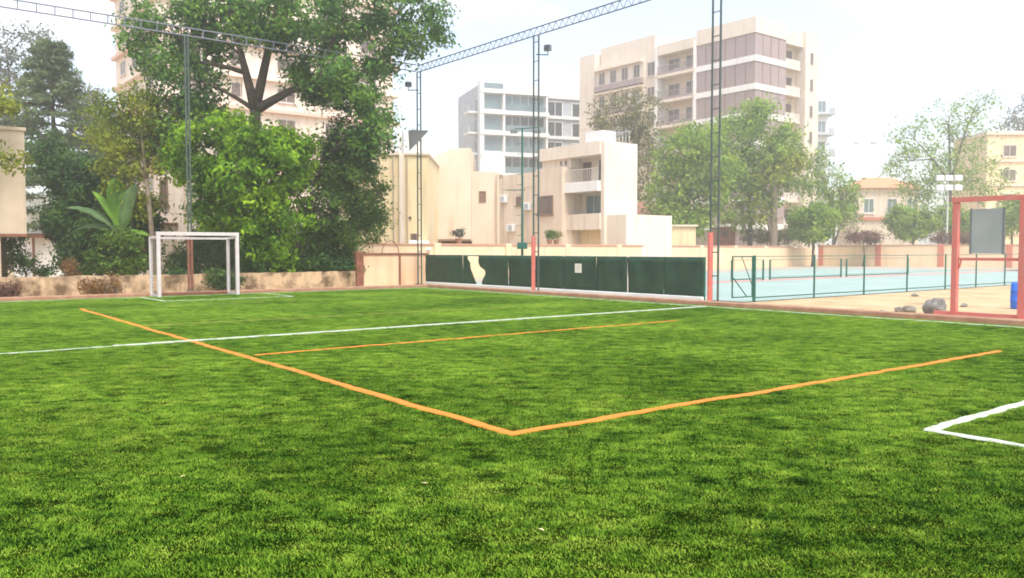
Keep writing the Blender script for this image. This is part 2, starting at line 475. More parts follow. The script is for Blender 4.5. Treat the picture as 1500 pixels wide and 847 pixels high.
def make_blades():
    rng = np.random.default_rng(3)
    T = 1.5
    n = 30000
    x = rng.uniform(0, T, n); y = rng.uniform(0, T, n)
    # periodic clump field
    hgt_f = np.zeros(n)
    for k in range(26):
        fx, fy = rng.integers(-9, 10), rng.integers(-9, 10)
        amp = 1.0 / (1 + 0.12 * math.hypot(fx, fy))
        hgt_f += amp * np.sin(2 * np.pi * (fx * x + fy * y) / T + rng.uniform(0, 6.28))
    hgt_f = (hgt_f - hgt_f.mean()) / hgt_f.std()
    keep = rng.uniform(0, 1, n) < np.clip(0.82 + 0.12 * hgt_f, 0.5, 1)
    x, y, hgt_f = x[keep], y[keep], hgt_f[keep]
    n = len(x)
    h = np.clip(0.0120 + 0.0028 * hgt_f + rng.normal(0, 0.0022, n), 0.004, 0.021)
    lean_a = rng.normal(0.6, 1.5, n)
    lean = rng.uniform(0.3, 1.5, n) * h
    ta = rng.uniform(0, 2 * np.pi, n)
    wd = rng.uniform(0.0017, 0.0033, n)
    base = np.stack([x - T / 2, y - T / 2, np.zeros(n)], 1)
    s = np.stack([np.cos(ta), np.sin(ta), np.zeros(n)], 1) * wd[:, None]
    tip = base + np.stack([np.cos(lean_a) * lean, np.sin(lean_a) * lean, h], 1)
    v = np.empty((n, 3, 3)); v[:, 0] = base - s; v[:, 1] = base + s; v[:, 2] = tip
    me = bpy.data.meshes.new('grass_blades')
    me.vertices.add(n * 3); me.vertices.foreach_set('co', v.reshape(-1))
    me.loops.add(n * 3); me.loops.foreach_set('vertex_index', np.arange(n * 3))
    me.polygons.add(n); me.polygons.foreach_set('loop_start', np.arange(0, n * 3, 3)); me.polygons.foreach_set('loop_total', np.full(n, 3))
    me.update(calc_edges=True)
    me.materials.append(M['blade'])
    o = link('grass_blades', me, None, W((F_R0 + F_R1) / 2, (F_Q0 + F_Q1) / 2, 0.0), ANG)
    tag(o, 'short green artificial grass blades covering the whole pitch', 'grass', None, 'stuff')
    g = bpy.data.node_groups.new('turf_tiles', 'GeometryNodeTree')
    g.interface.new_socket('Geometry', in_out='INPUT', socket_type='NodeSocketGeometry')
    g.interface.new_socket('Geometry', in_out='OUTPUT', socket_type='NodeSocketGeometry')
    gi = g.nodes.new('NodeGroupInput'); go = g.nodes.new('NodeGroupOutput')
    nx = int(math.ceil((F_R1 - F_R0) / T)); ny = int(math.ceil((F_Q1 - F_Q0) / T))
    sx, sy = (F_R1 - F_R0 - T) , (F_Q1 - F_Q0 - T)
    gr = g.nodes.new('GeometryNodeMeshGrid')
    gr.inputs['Size X'].default_value = sx; gr.inputs['Size Y'].default_value = sy
    gr.inputs['Vertices X'].default_value = nx; gr.inputs['Vertices Y'].default_value = ny
    ip = g.nodes.new('GeometryNodeInstanceOnPoints')
    rv = g.nodes.new('FunctionNodeRandomValue'); rv.data_type = 'INT'
    for s_ in rv.inputs:
        if s_.enabled and s_.name == 'Min': s_.default_value = 0
        if s_.enabled and s_.name == 'Max': s_.default_value = 3
    mu = g.nodes.new('ShaderNodeMath'); mu.operation = 'MULTIPLY'; mu.inputs[1].default_value = math.pi / 2
    cx = g.nodes.new('ShaderNodeCombineXYZ')
    rvo = [s_ for s_ in rv.outputs if s_.enabled][0]
    g.links.new(rvo, mu.inputs[0]); g.links.new(mu.outputs[0], cx.inputs['Z'])
    g.links.new(gr.outputs['Mesh'], ip.inputs['Points'])
    g.links.new(gi.outputs[0], ip.inputs['Instance'])
    g.links.new(cx.outputs[0], ip.inputs['Rotation'])
    g.links.new(ip.outputs[0], go.inputs[0])
    md = o.modifiers.new('tiles', 'NODES'); md.node_group = g
make_blades()

def line(name, m, a, b, width=0.10, z=0.0112, jit=0.010, seed=0):
    """a painted line on the turf from (r,q) to (r,q) with slightly ragged edges"""
    rnd = random.Random(seed)
    a, b = W(*a), W(*b)
    n = max(2, int((b - a).length / 0.12))
    dr = (b - a).normalized(); sd = Vector((-dr.y, dr.x, 0))
    vs, fs = [], []
    wob = 0.0
    for i in range(n + 1):
        p = a.lerp(b, i / n)
        wob = 0.85 * wob + rnd.uniform(-jit, jit)
        w0 = width / 2 + rnd.uniform(-jit, jit); w1 = width / 2 + rnd.uniform(-jit, jit)
        zz = z + rnd.uniform(-0.001, 0.001)
        for q_, zq in ((-w0, 0.002), (-w0 * .9, zz), (w1 * .9, zz), (w1, 0.002)):
            vs.append(p + sd * (q_ + wob) + Vector((0, 0, zq)))
    for i in range(n):
        for k in range(3):
            fs.append((i * 4 + k, i * 4 + k + 1, i * 4 + 5 + k, i * 4 + 4 + k))
    return struct(MB().add(vs, fs).build(name, m))

# volleyball court: 18 x 9 m, orange
N0 = rq(ground(750, 637))
VR0, VQ0 = N0
VR1 = r_on(1465, VQ0)
VQ1 = q_on(118, VR0)
P_near, P_far, P_right = rq(ground(750, 637)), rq(ground(118, 453)), rq(ground(1465, 515))
line('court_sideline', 'lineorange', P_near, P_far, 0.10, seed=1)
line('court_baseline', 'lineorange', (P_near[0] - 0.05, P_near[1]), P_right, 0.09, seed=2, z=0.0116)
line('attack_line', 'lineorange', rq(ground(372, 521)), rq(ground(992, 470)), 0.065, seed=3, z=0.0110)
line('worn_attack_line', 'linefaint', rq(ground(205, 478)), rq(ground(752, 450)), 0.06, seed=4, z=0.0095)
line('worn_back_line', 'linefaint', rq(ground(118, 453)), rq(ground(640, 433)), 0.05, seed=5, z=0.009)
qh = rq(ground(640, 476))[1]
line('halfway_line', 'linewhite', (-18.3, qh), (VR0 - 1.0, qh), 0.075, seed=6, z=0.009)
line('halfway_line', 'linewhite', (VR0 - 1.0, qh), (0.0, qh), 0.09, seed=7, z=0.021)
line('touchline', 'linewhite', (0, 0), (0, -28.6), 0.085, seed=8)
line('goal_line', 'linewhite', (-18.3, 0), (0.04, 0), 0.07, seed=9, z=0.0110)
g_a = rq(ground(1362, 631)); 
line('goal_area_line', 'linewhite', (g_a[0], g_a[1]), (g_a[0] + 3.4, g_a[1]), 0.10, seed=10)
line('goal_area_line', 'linewhite', (g_a[0], g_a[1] + .03), (g_a[0], g_a[1] - 2.4), 0.09, seed=11, z=0.0116)
ga = rq(ground(424, 434)); gb = rq(ground(272, 441.5))
gq = (ga[1] + gb[1]) / 2
line('goal_area_line', 'linewhite', (ga[0], gq), (gb[0] - 0.5, gq), 0.09, seed=12)
line('goal_area_line', 'linewhite', (ga[0], gq - .03), (ga[0], 0), 0.09, seed=13, z=0.0116)
line('goal_area_line', 'linewhite', (gb[0] - .5, gq - .03), (gb[0] - .5, 0), 0.09, seed=14, z=0.0116)

# kerbs round the turf
struct(MB().bev(0.62, 0.92, -30, 0.92, -0.05, 0.10, 0.025).build('kerb', 'kerb', None, CORNER, ANG))
struct(MB().bev(-24, 0.62, 0.62, 0.92, -0.05, 0.102, 0.025).build('kerb', 'kerb', None, CORNER, ANG))

# neighbouring sports court
struct(MB().add([(2.9, -12.9, -0.03), (64, -12.9, -0.03), (55.5, 16.2, -0.03), (2.9, 7.6, -0.03)], [(0, 1, 2, 3)]).build('sports_court', 'court', None, CORNER, ANG))
struct(MB().add([(3.0, -3.7, -0.026), (60, -3.7, -0.026), (59.6, -2.2, -0.026), (3.0, -2.2, -0.026)], [(0, 1, 2, 3)]).build('court_stripe', 'courtred', None, CORNER, ANG))
struct(MB().add([(3.0, 3.6, -0.026), (44.0, 10.0, -0.026), (52.0, -12.8, -0.026), (62.6, -12.8, -0.026), (55.2, 16.0, -0.026), (3.0, 7.5, -0.026)], [(0, 1, 4, 5), (1, 2, 3, 4)]).build('court_edge', 'courtgrey', None, CORNER, ANG))

# ------------------------------------------------------------------ white goal
def cyl_frame(parent, name, m, p0, p1, r=0.05, n=12):
    return MB().tube(p0, p1, r, None, n).build(name, m, parent, smooth=False)

def make_goal():
    fl = rq(ground(232, 435.5)); fr = rq(ground(350, 432))
    q0 = (fl[1] + fr[1]) / 2
    r0, r1 = fl[0], fr[0]
    g = thing('football_goal', 'white metal box-frame football goal standing at the end of the turf', 'goal', W((r0 + r1) / 2, q0), ANG)
    hw = (r1 - r0) / 2
    D, H, P = 0.85, 1.98, 0.055
    for sx in (-hw, hw):
        MB().bev(sx - P, sx + P, -P, P, 0.0, H - 0.02, 0.012).build('front_post', 'whitepaint', g)
        MB().bev(sx - P * .9, sx + P * .9, D - P * .8, D + P * .8, 0.0, H - 0.06, 0.012).build('rear_post', 'whitepaint', g)
        MB().beam((sx, P, H - 0.07), (sx, D - P, H - 0.09), 0.075, 0.075).build('side_bar', 'whitepaint', g)
        MB().beam((sx, P, 0.05), (sx, D - P, 0.05), 0.07, 0.07).build('ground_bar', 'whitepaint', g)
    MB().beam((-hw - P, 0, H + 0.035), (hw + P, 0, H + 0.035), 0.115, 0.11).build('crossbar', 'whitepaint', g)
    MB().beam((-hw, D, H - 0.10), (hw, D, H - 0.10), 0.07, 0.07).build('rear_bar', 'whitepaint', g)
    MB().beam((-hw, D, 0.05), (hw, D, 0.05), 0.07, 0.07).build('rear_ground_bar', 'brownpaint', g)
    nb = MB()
    t = 0.0022
    n = int(2 * hw / 0.11)
    for i in range(1, n):
        x = -hw + 2 * hw * i / n
        nb.beam((x, D - .03, 0.08), (x, D - .03, H - 0.12), 2 * t, 2 * t)
        nb.beam((x, 0.05, H - 0.02), (x, D - .03, H - 0.12), 2 * t, 2 * t)
    for k in range(1, 17):
        z = 0.08 + (H - 0.2) * k / 17
        nb.beam((-hw, D - .035, z), (hw, D - .035, z), 2 * t, 2 * t)
        for sx in (-hw, hw):
            nb.beam((sx, 0.05, z), (sx, D - .05, z), 2 * t, 2 * t)
    for sx in (-hw, hw):
        for k in range(1, 8):
            y = D * k / 8
            nb.beam((sx, y, 0.08), (sx, y, H - 0.1), 2 * t, 2 * t)
    o = nb.build('net', 'net', g); o['kind'] = 'stuff'
make_goal()

# ------------------------------------------------------------------ net posts, trusses, floodlights
POST_R, POST_Q, TOPZ = 1.8, 3.1, 9.42
rung_me = {}
def net_post(loc, along, label, padded=None, red=False, z1=TOPZ - 0.3, half=0.14):
    p = thing('net_post', label, 'post', loc, along, 'tall lattice posts round the pitch')
    for sx in (-half, half):
        MB().tube((sx, 0, -0.04), (sx, 0, z1), 0.032, None, 10).build('tube', 'steel', p, smooth=False)
        MB().bev(sx - .09, sx + .09, -.09, .09, -0.05, 0.03, .01).build('base_plate', 'steel', p)
    if 'r' not in rung_me:
        rung_me['r'] = MB().tube((-0.13, 0, 0), (0.13, 0, 0), 0.016, None, 6).mesh('rung', 'steel')
    k = 0.75
    while k < z1:
        link('rung', rung_me['r'], p, (0, 0, k)); k += 0.68
    if padded:
        MB().tube((padded, 0, -0.03), (padded, 0, 2.0), 0.078, 0.078, 12).build('red_sleeve', 'redpaint', p)
    if red:
        for sx in (-half, half):
            MB().tube((sx, 0, 0.05), (sx, 0, 2.1), 0.045, None, 10).build('painted_sleeve', 'brownpaint', p)
    return p
QP1 = q_on(785, POST_R); QP2 = q_on(1046, POST_R)
RP1 = r_on(279, POST_Q)
net_post(W(POST_R, POST_Q), ANG + math.pi / 2, 'lattice post at the corner of the trusses carrying a triangular plate')
net_post(W(POST_R, QP1), ANG + math.pi / 2, 'lattice post with red sleeve rising midway along the green screen fence', padded=0.14)
net_post(W(POST_R, QP2), ANG + math.pi / 2, 'lattice post with red sleeve at the open end of the screen fence', padded=0.14)
net_post(W(RP1, POST_Q), ANG, 'dark lattice post with rust red foot behind the white goal', red=True, half=0.055)

def truss(label, p0, p1, kind, mname, h=0.28):
    p0, p1 = Vector(p0), Vector(p1)
    L = (p1 - p0).length
    a = math.atan2((p1 - p0).y, (p1 - p0).x)
    t = thing('roof_truss', label, 'truss', p0, a)
    for z in (0, -h):
        MB().tube((0, 0, z), (L, 0, z), 0.024, None, 8).build('chord', mname, t)
    if kind == 'web':
        # two faces of lacing
        st = 0.34
        n = int(L / st)
        up = MB().tube((0, 0, -h), (st / 2, 0, 0), 0.013, None, 5).mesh('web_bar', mname)
        dn = MB().tube((0, 0, 0), (st / 2, 0, -h), 0.013, None, 5).mesh('web_bar', mname)
        for i in range(n):
            link('web_bar', up, t, (i * st, 0, 0)); link('web_bar', dn, t, (i * st + st / 2, 0, 0))
    else:
        st = 0.53
        me = MB().tube((0, 0, -h), (0, 0, 0), 0.018, None, 6).mesh('web_bar', mname)
        i = st
        while i < L:
            link('web_bar', me, t, (i, 0, 0)); i += st
    return t
truss('blue grey zigzag lattice truss running over the green screen fence', W(POST_R, POST_Q + .14, TOPZ), W(POST_R, -27, TOPZ), 'web', 'truss')
truss('grey ladder truss running over the white goal through the tree', W(POST_R - .14, POST_Q, TOPZ), W(-24, POST_Q, TOPZ), 'ladder', 'truss')

def floodlight(label, base, off, aim):
    """small floodlight on a bracket; base = point on the post"""
    t = thing('floodlight', label, 'floodlight', base, 0, 'floodlights on the lattice posts')
    MB().tube((0, 0, 0), (off[0], off[1], 0), 0.022, None, 6).build('arm', 'steel', t)
    MB().tube((off[0], off[1], -0.02), (off[0], off[1], 0.16), 0.018, None, 6).build('bracket', 'steel', t)
    hd = MB()
    hd.bev(-0.14, 0.14, -0.09, 0.07, 0.14, 0.36, 0.04)
    hd.build('housing', 'lampgrey', t, (off[0], off[1], 0), aim)
    MB().box(-0.10, 0.10, -0.104, -0.092, 0.18, 0.32).build('lens', 'glass', t, (off[0], off[1], 0), aim)
pc = W(POST_R, POST_Q)
floodlight('small square floodlight on the corner post above the triangular plate', (pc.x, pc.y, hgt(132, pc.y)), (-0.46, 0.05), 0.4)
pc1 = W(POST_R, QP1)
floodlight('small square floodlight near the top of the post behind the screen fence', (pc1.x, pc1.y, hgt(80, pc1.y)), (0.42, 0.05), -0.4)

t = thing('triangular_plate', 'dark grey triangular metal plate fixed to the corner lattice post', 'plate', (pc.x, pc.y - 0.22, hgt(207, pc.y)), 0.0)
y0 = 0.0
tv = [(-0.44, 0, 0.42), (0.42, 0, 0.40), (-0.40, 0, -0.46)]
MB().add([(a, -0.02, c) for a, b, c in tv] + [(a, 0.02, c) for a, b, c in tv], [(0, 2, 1), (3, 4, 5), (0, 1, 4, 3), (1, 2, 5, 4), (2, 0, 3, 5)]).build('plate', 'lampgrey', t)
MB().beam((-0.40, 0.0, 0.43), (0.40, 0.0, 0.415), 0.06, 0.03).build('top_lip', 'lampgrey', t)
MB().beam((-0.05, 0.02, 0.2), (-0.05, 0.2, 0.2), 0.04, 0.04).build('bracket', 'lampgrey', t)

# ------------------------------------------------------------------ green screen fence
def screen_fence():
    e0 = (rq(ground(624, 417.5))); e1 = rq(ground(1034, 438.5))
    rr = 2.55
    qs = {}
    t = thing('screen_fence', 'low fence hung with dark green shade cloth, one panel torn open', 'fence', W(rr, 0), ANG + math.pi / 2)
    # local x runs along q
    H = 1.26
    cols = [(626, 'greypost'), (681, 'greypost'), (748, 'greypost'), (828, 'greypost'), (877, 'greensteel'), (922, 'whitepaint'), (976, 'greensteel'), (1034, 'greensteel')]
    xs = [q_on(c, rr) for c, _ in cols]
    for x, (c, m) in zip(xs, cols):
        wd = 0.05 if m == 'whitepaint' else 0.032
        MB().tube((x, 0.05, -0.04), (x, 0.05, H + 0.02), wd, None, 8).build('fence_post', m, t)
    MB().tube((xs[0], 0.045, H), (xs[-1], 0.045, H), 0.022, None, 6).build('top_rail', 'greensteel', t)
    MB().bev(xs[-1], xs[0], -0.06, 0.16, -0.05, 0.085, 0.02).build('plinth', 'palegrey', t)
    rnd = random.Random(5)
    for i in range(len(xs) - 1):
        a, b = xs[i], xs[i + 1]
        nx, nz = 14, 8
        spans = [(0.0, 1.0)]
        if i == 1: spans = [(0.0, 0.17), (0.42, 1.0)]
        for (f0, f1) in spans:
            vs, fs = [], []
            for ix in range(nx + 1):
                for iz in range(nz + 1):
                    f = f0 + (f1 - f0) * ix / nx
                    zf = iz / nz
                    if i == 1:   # torn, ragged edges at the gap
                        if f1 < 0.3: f = f0 + (f - f0) * (1 + 1.25 * (zf < 0.55) * (0.55 - zf) * 1.2 - 0.35 * (zf > .8))
                        else: f = f1 - (f1 - f) * (1 - 0.16 * max(0, 1 - abs(zf - 0.42) * 3) + (0.10 if zf > .5 else -0.02))
                    sag = -0.03 * math.sin(math.pi * (f - f0) / max(1e-3, f1 - f0)) if iz == nz else 0
                    vs.append((a + (b - a) * f, 0.10 + 0.018 * math.sin(11 * f + i * 2 + 3 * zf) + rnd.uniform(-.006, .006), 0.09 + (H - 0.10) * zf + sag * .4))
            for ix in range(nx):
                for iz in range(nz):
                    k = ix * (nz + 1) + iz
                    fs.append((k, k + nz + 1, k + nz + 2, k + 1))
            o = MB().add(vs, fs).build('screen_panel', 'screen', t, smooth=True)
            sm = o.modifiers.new('thickness', 'SOLIDIFY'); sm.thickness = 0.006
    # small pale notice on the screen
    return t, rr
fence_t, FENCE_R = screen_fence()
qn = q_on(847, FENCE_R - 0.12)
pn = W(FENCE_R - 0.12, qn)
nb_ = thing('notice', 'small pale square notice pinned to the green screen fence', 'notice', (pn.x, pn.y, hgt(393, pn.y)), ANG + math.pi / 2)
MB().bev(-0.17, 0.17, -0.01, 0.008, -0.16, 0.16, 0.004).build('board', 'whiteboard', nb_)
for zz in (0.05, -0.02, -0.08):
    MB().box(-0.11, 0.10, 0.0085, 0.0105, zz, zz + 0.02).build('faded_line', 'frame', nb_)

# ------------------------------------------------------------------ red gate frame with hung board
def gate_frame():
    a = rq(ground(1399, 468)); b = rq(ground(1500, 473.5))
    rr = (a[0] + b[0]) / 2
    qa_, qb_ = q_on(1399, rr), q_on(1499, rr)
    t = thing('gate_frame', 'red painted steel gate frame without a leaf beside the touchline', 'gate', W(rr, qa_), ANG - math.pi / 2)
    Wd = qa_ - qb_
    H = 2.52
    for x, wd in ((0, 0.062), (Wd, 0.075)):
        MB().bev(x - wd, x + wd, -wd, wd, -0.04, H, 0.012).build('post', 'redpaint', t)
    MB().beam((-0.075, 0, H + 0.05), (Wd + .085, 0, H + 0.05), 0.15, 0.10).build('top_beam', 'redpaint', t)
    z = 1.30
    MB().beam((0.075, 0, z), (Wd - 0.085, 0, z), 0.05, 0.06).build('middle_bar', 'redpaint', t)
    MB().path([(0.12, 0, z - .03), (0.10, 0, z - .12), (0.075, 0, z - .2)], [0.02, 0.02, 0.02], 6).build('hinge_hook', 'redpaint', t)
    MB().beam((-0.42, 0, 0.12), (Wd, 0, 0.12), 0.08, 0.09).build('sill_bar', 'redpaint', t)
    for x in (-.28, Wd + .1):
        MB().bev(x - .16, x + .16, -.16, .16, -.05, .07, .03).build('footing', 'redpaint', t)
    # board hanging from the top beam
    x0, x1 = qa_ - q_on(1421, rr), qa_ - q_on(1469, rr)
    zc0, zc1 = 1.42, 2.36
    bo = thing('hanging_board', 'grey sheet metal board hanging inside the red gate frame', 'board', W(rr, qa_ - (x0 + x1) / 2, 0), ANG - math.pi / 2)
    hw = (x1 - x0) / 2
    MB().bev(-hw, hw, -0.02, 0.02, zc0, zc1, 0.008).build('panel', 'greyboard', bo)
    for sx in (-hw, hw):
        MB().box(sx - .018, sx + .018, -0.028, 0.028, zc0 - .01, zc1 + .01).build('edge_strip', 'lampgrey', bo)
    for sx in (-hw * .6, hw * .6):
        MB().tube((sx, 0, zc1 - 0.01), (sx, 0, H), 0.012, None, 6).build('hanger', 'whitepaint', bo)
    return rr
GATE_R = gate_frame()

# ------------------------------------------------------------------ court fences
def court_fence():
    q = -12.9
    cols = [1105, 1193, 1266, 1329, 1385, 1430, 1472, 1510]
    rs = [r_on(c, q) for c in cols]
    t = thing('court_fence', 'low green steel fence along the near edge of the pale court', 'fence', W(0, q), ANG)
    H = 1.30
    for i, r in enumerate(rs):
        MB().tube((r, 0, -0.04), (r, 0, H + .03), 0.05 if i == 0 else 0.03, None, 8).build('fence_post', 'greensteel', t)
    for z, rad in ((H, 0.010), (0.08, 0.02), (0.68, 0.005)):
        MB().tube((rs[0], 0, z), (rs[-1], 0, z), rad, None, 6).build('rail', 'greensteel', t)
    # open gate leaf
    g = thing('court_gate', 'open green gate leaf with diagonal brace on the first court fence post', 'gate', W(rs[0], q), ANG)
    r0 = r_on(1073, q)
    L = rs[0] - r0 - .1
    for nm, p, p1, rad in (('stile', (-.1, 0, .12), (-.1, 0, H), .02), ('stile', (-.1 - L, 0, .12), (-.1 - L, 0, H), .025), ('rail', (-.1 - L, 0, .12), (-.1, 0, .12), .02), ('rail', (-.1 - L, 0, H), (-.1, 0, H), .02), ('brace', (-.1 - L, 0, .72), (-.35, 0, .12), .016), ('brace', (-.1 - L * .55, 0, H), (-.1, 0, .45), .014)):
        MB().tube(p, p1, rad, None, 6).build(nm, 'greensteel', g)
    MB().tube((-.1, 0, .4), (0, 0, .4), .018, None, 6).build('hinge', 'greensteel', g)
    MB().tube((-.1, 0, 1.1), (0, 0, 1.1), .018, None, 6).build('hinge', 'greensteel', g)
    # inner fence beyond
    q2 = -2.9
    t2 = thing('inner_court_fence', 'thin dark green fence frames standing beyond the red court stripe', 'fence', W(0, q2), ANG)
    cc = [(1118, 1072), (1128, 1232), (1240, 1330)]
    for a, b in cc:
        ra, rb = sorted((r_on(a, q2), r_on(b, q2)))
        for r in (ra, rb):
            MB().tube((r, 0, -.04), (r, 0, 1.0), .05, None, 8).build('fence_post', 'greensteel', t2)
        MB().tube((ra, 0, .06), (rb, 0, .06), .03, None, 6).build('rail', 'greensteel', t2)
        MB().tube((ra, 0, 1.0), (rb, 0, 1.0), .012, None, 6).build('rail', 'greensteel', t2)
court_fence()

def court_wall(name, label, A, B, H, pitch, pm, mw, skip0=False):
    a, b = W(*A), W(*B)
    L = (b - a).length
    t = thing(name, label, 'wall', a, math.atan2((b - a).y, (b - a).x))
    MB().box(0, L, -0.12, 0.12, -0.05, H).build('wall_body', mw, t)
    n = int(L / pitch)
    pil = MB().bev(-0.24, 0.24, -0.2, 0.2, -0.05, H + 0.12, 0.03).mesh('pillar', pm)
    cop = MB().bev(0.245, pitch - 0.245, -0.16, 0.16, H + 0.002, H + 0.11, 0.02).mesh('coping_slab', 'coping')
    for i in range(n + 1):
        if i * pitch < L: link('pillar', pil, t, (i * pitch, 0, 0))
        if (i + 1) * pitch < L: link('coping_slab', cop, t, (i * pitch, 0, 0))
    return t
court_wall('court_back_wall', 'pale orange boundary wall with red coping in front of the houses', (1.0, 8.0), (55.0, 16.8), 1.72, 5.5, 'courtwall', 'courtwall')
court_wall('court_end_wall', 'pale orange boundary wall with red pillars at the far end of the court', (55.3, 16.2), (66, -28), 1.85, 5.2, 'redwall', 'courtwall')

# ------------------------------------------------------------------ left walls
def left_walls():
    q = 3.75
    r0, r1 = r_on(-60, q), r_on(523, q)
    t = thing('low_wall', 'low stained plaster wall running behind the white goal', 'wall', W(0, q), ANG)
    rnd = random.Random(2)
    vs, fs = [], []
    n = 60
    for i in range(n + 1):
        x = r0 + (r1 - r0) * i / n
        h = 0.60 + rnd.uniform(-0.02, 0.02)
        vs += [(x, -0.12, -0.05), (x, -0.11, h), (x, 0.11, h), (x, 0.12, -0.05)]
    for i in range(n):
        for k in range(3):
            fs.append((i * 4 + k, i * 4 + 4 + k, i * 4 + 5 + k, i * 4 + 1 + k))
    fs += [(0, 1, 2, 3), (n * 4 + 3, n * 4 + 2, n * 4 + 1, n * 4)]
    MB().add(vs, fs).build('wall_body', 'oldwall', t)
    a, b = r_on(530, q), r_on(617, q)
    t2 = thing('tall_wall', 'peach plaster wall section between the brown pillar and the corner post', 'wall', W(0, q), ANG)
    MB().box(a, b + .3, -0.12, 0.12, -0.05, 1.27).build('wall_body', 'peachwall', t2)
    MB().bev(a - .05, b + .3, -0.16, 0.16, 1.272, 1.36, 0.02).build('coping', 'brownpaint', t2)
    MB().bev(a - 0.36, a - 0.003, -0.2, 0.2, -0.05, 1.42, 0.03).build('pillar', 'brownpaint', t2)
    x = r_on(586, q - .2)
    MB().tube((x, -0.2, -0.05), (x, -0.2, 1.3), 0.04, None, 8).build('drain_pipe', 'brownpaint', t2)
    pts = []
    xc, rad = r_on(572, q), 0.42
    for k in range(9):
        th = math.pi * k / 8
        pts.append((xc + rad * math.cos(th), 0, 1.34 + 0.55 * math.sin(th)))
    MB().path(pts, [0.018] * 9, 6).build('arch_rod', 'brownpaint', t2)
left_walls()

# ------------------------------------------------------------------ trees
def bez(a, b, c, n):
    return [a * (1 - t) ** 2 + b * 2 * t * (1 - t) + c * t * t for t in [i / n for i in range(n + 1)]]

def crown_mesh(name, m, blobs, nsub, per, sub_r, leaf, seed, flat=0.75, up=0.5, wr=0.45):
    rng = np.random.default_rng(seed)
    P, O = [], []
    for c, rad, dens in blobs:
        k = max(1, int(nsub * dens))
        dv = rng.normal(size=(k, 3)); dv /= np.linalg.norm(dv, axis=1)[:, None]
        rr = rng.uniform(0.25, 1.0, k) ** 0.6
        cen = np.array(c)[None] + dv * np.array(rad)[None] * rr[:, None]
        for j in range(k):
            nl = int(per * rng.uniform(0.5, 1.4))
            sr = sub_r * rng.uniform(0.6, 1.35)
            q = rng.normal(size=(nl, 3)) * sr * np.array([0.62, 0.62, 0.62 * flat])
            P.append(cen[j] + q)
            O.append(np.repeat((dv[j] * 0.6)[None], nl, 0) + q / (sr + 1e-6) * 0.5)
    P = np.concatenate(P); O = np.concatenate(O)
    n = len(P)
    nr = rng.normal(size=(n, 3)) * 0.8 + O + np.array([0, 0, up])
    nr /= np.linalg.norm(nr, axis=1)[:, None]
    tg = rng.normal(size=(n, 3)); tg[:, 2] -= 0.4
    tg -= nr * np.sum(tg * nr, 1)[:, None]
    tg /= np.linalg.norm(tg, axis=1)[:, None]
    bt = np.cross(nr, tg)
    L = leaf * rng.uniform(0.45, 1.5, n)[:, None]
    v = np.empty((n, 4, 3))
    v[:, 0] = P - tg * L * 0.5
    v[:, 1] = P + bt * L * wr * 0.5 + nr * L * 0.06
    v[:, 2] = P + tg * L * 0.5 - nr * L * 0.10
    v[:, 3] = P - bt * L * wr * 0.5 + nr * L * 0.06
    me = bpy.data.meshes.new(name)
    me.vertices.add(n * 4); me.vertices.foreach_set('co', v.reshape(-1))
    me.loops.add(n * 4); me.loops.foreach_set('vertex_index', np.arange(n * 4))
    me.polygons.add(n); me.polygons.foreach_set('loop_start', np.arange(0, n * 4, 4)); me.polygons.foreach_set('loop_total', np.full(n, 4))
    me.update(calc_edges=True)
    me.materials.append(M[m])
    return me

def pxblobs(Y, lst, depth=1.0):
    """(px, py, half width px, half height px, depth offset m, density)"""
    out_ = []
    for b in lst:
        px, py, wx, hy = b[:4]
        dy = b[4] if len(b) > 4 else 0.0
        de = b[5] if len(b) > 5 else 1.0
        p = at(px, py, Y + dy)
        k = (Y + dy) / FPX
        out_.append((p, (wx * k, max(wx, hy) * k * depth, hy * k), de))
    return out_

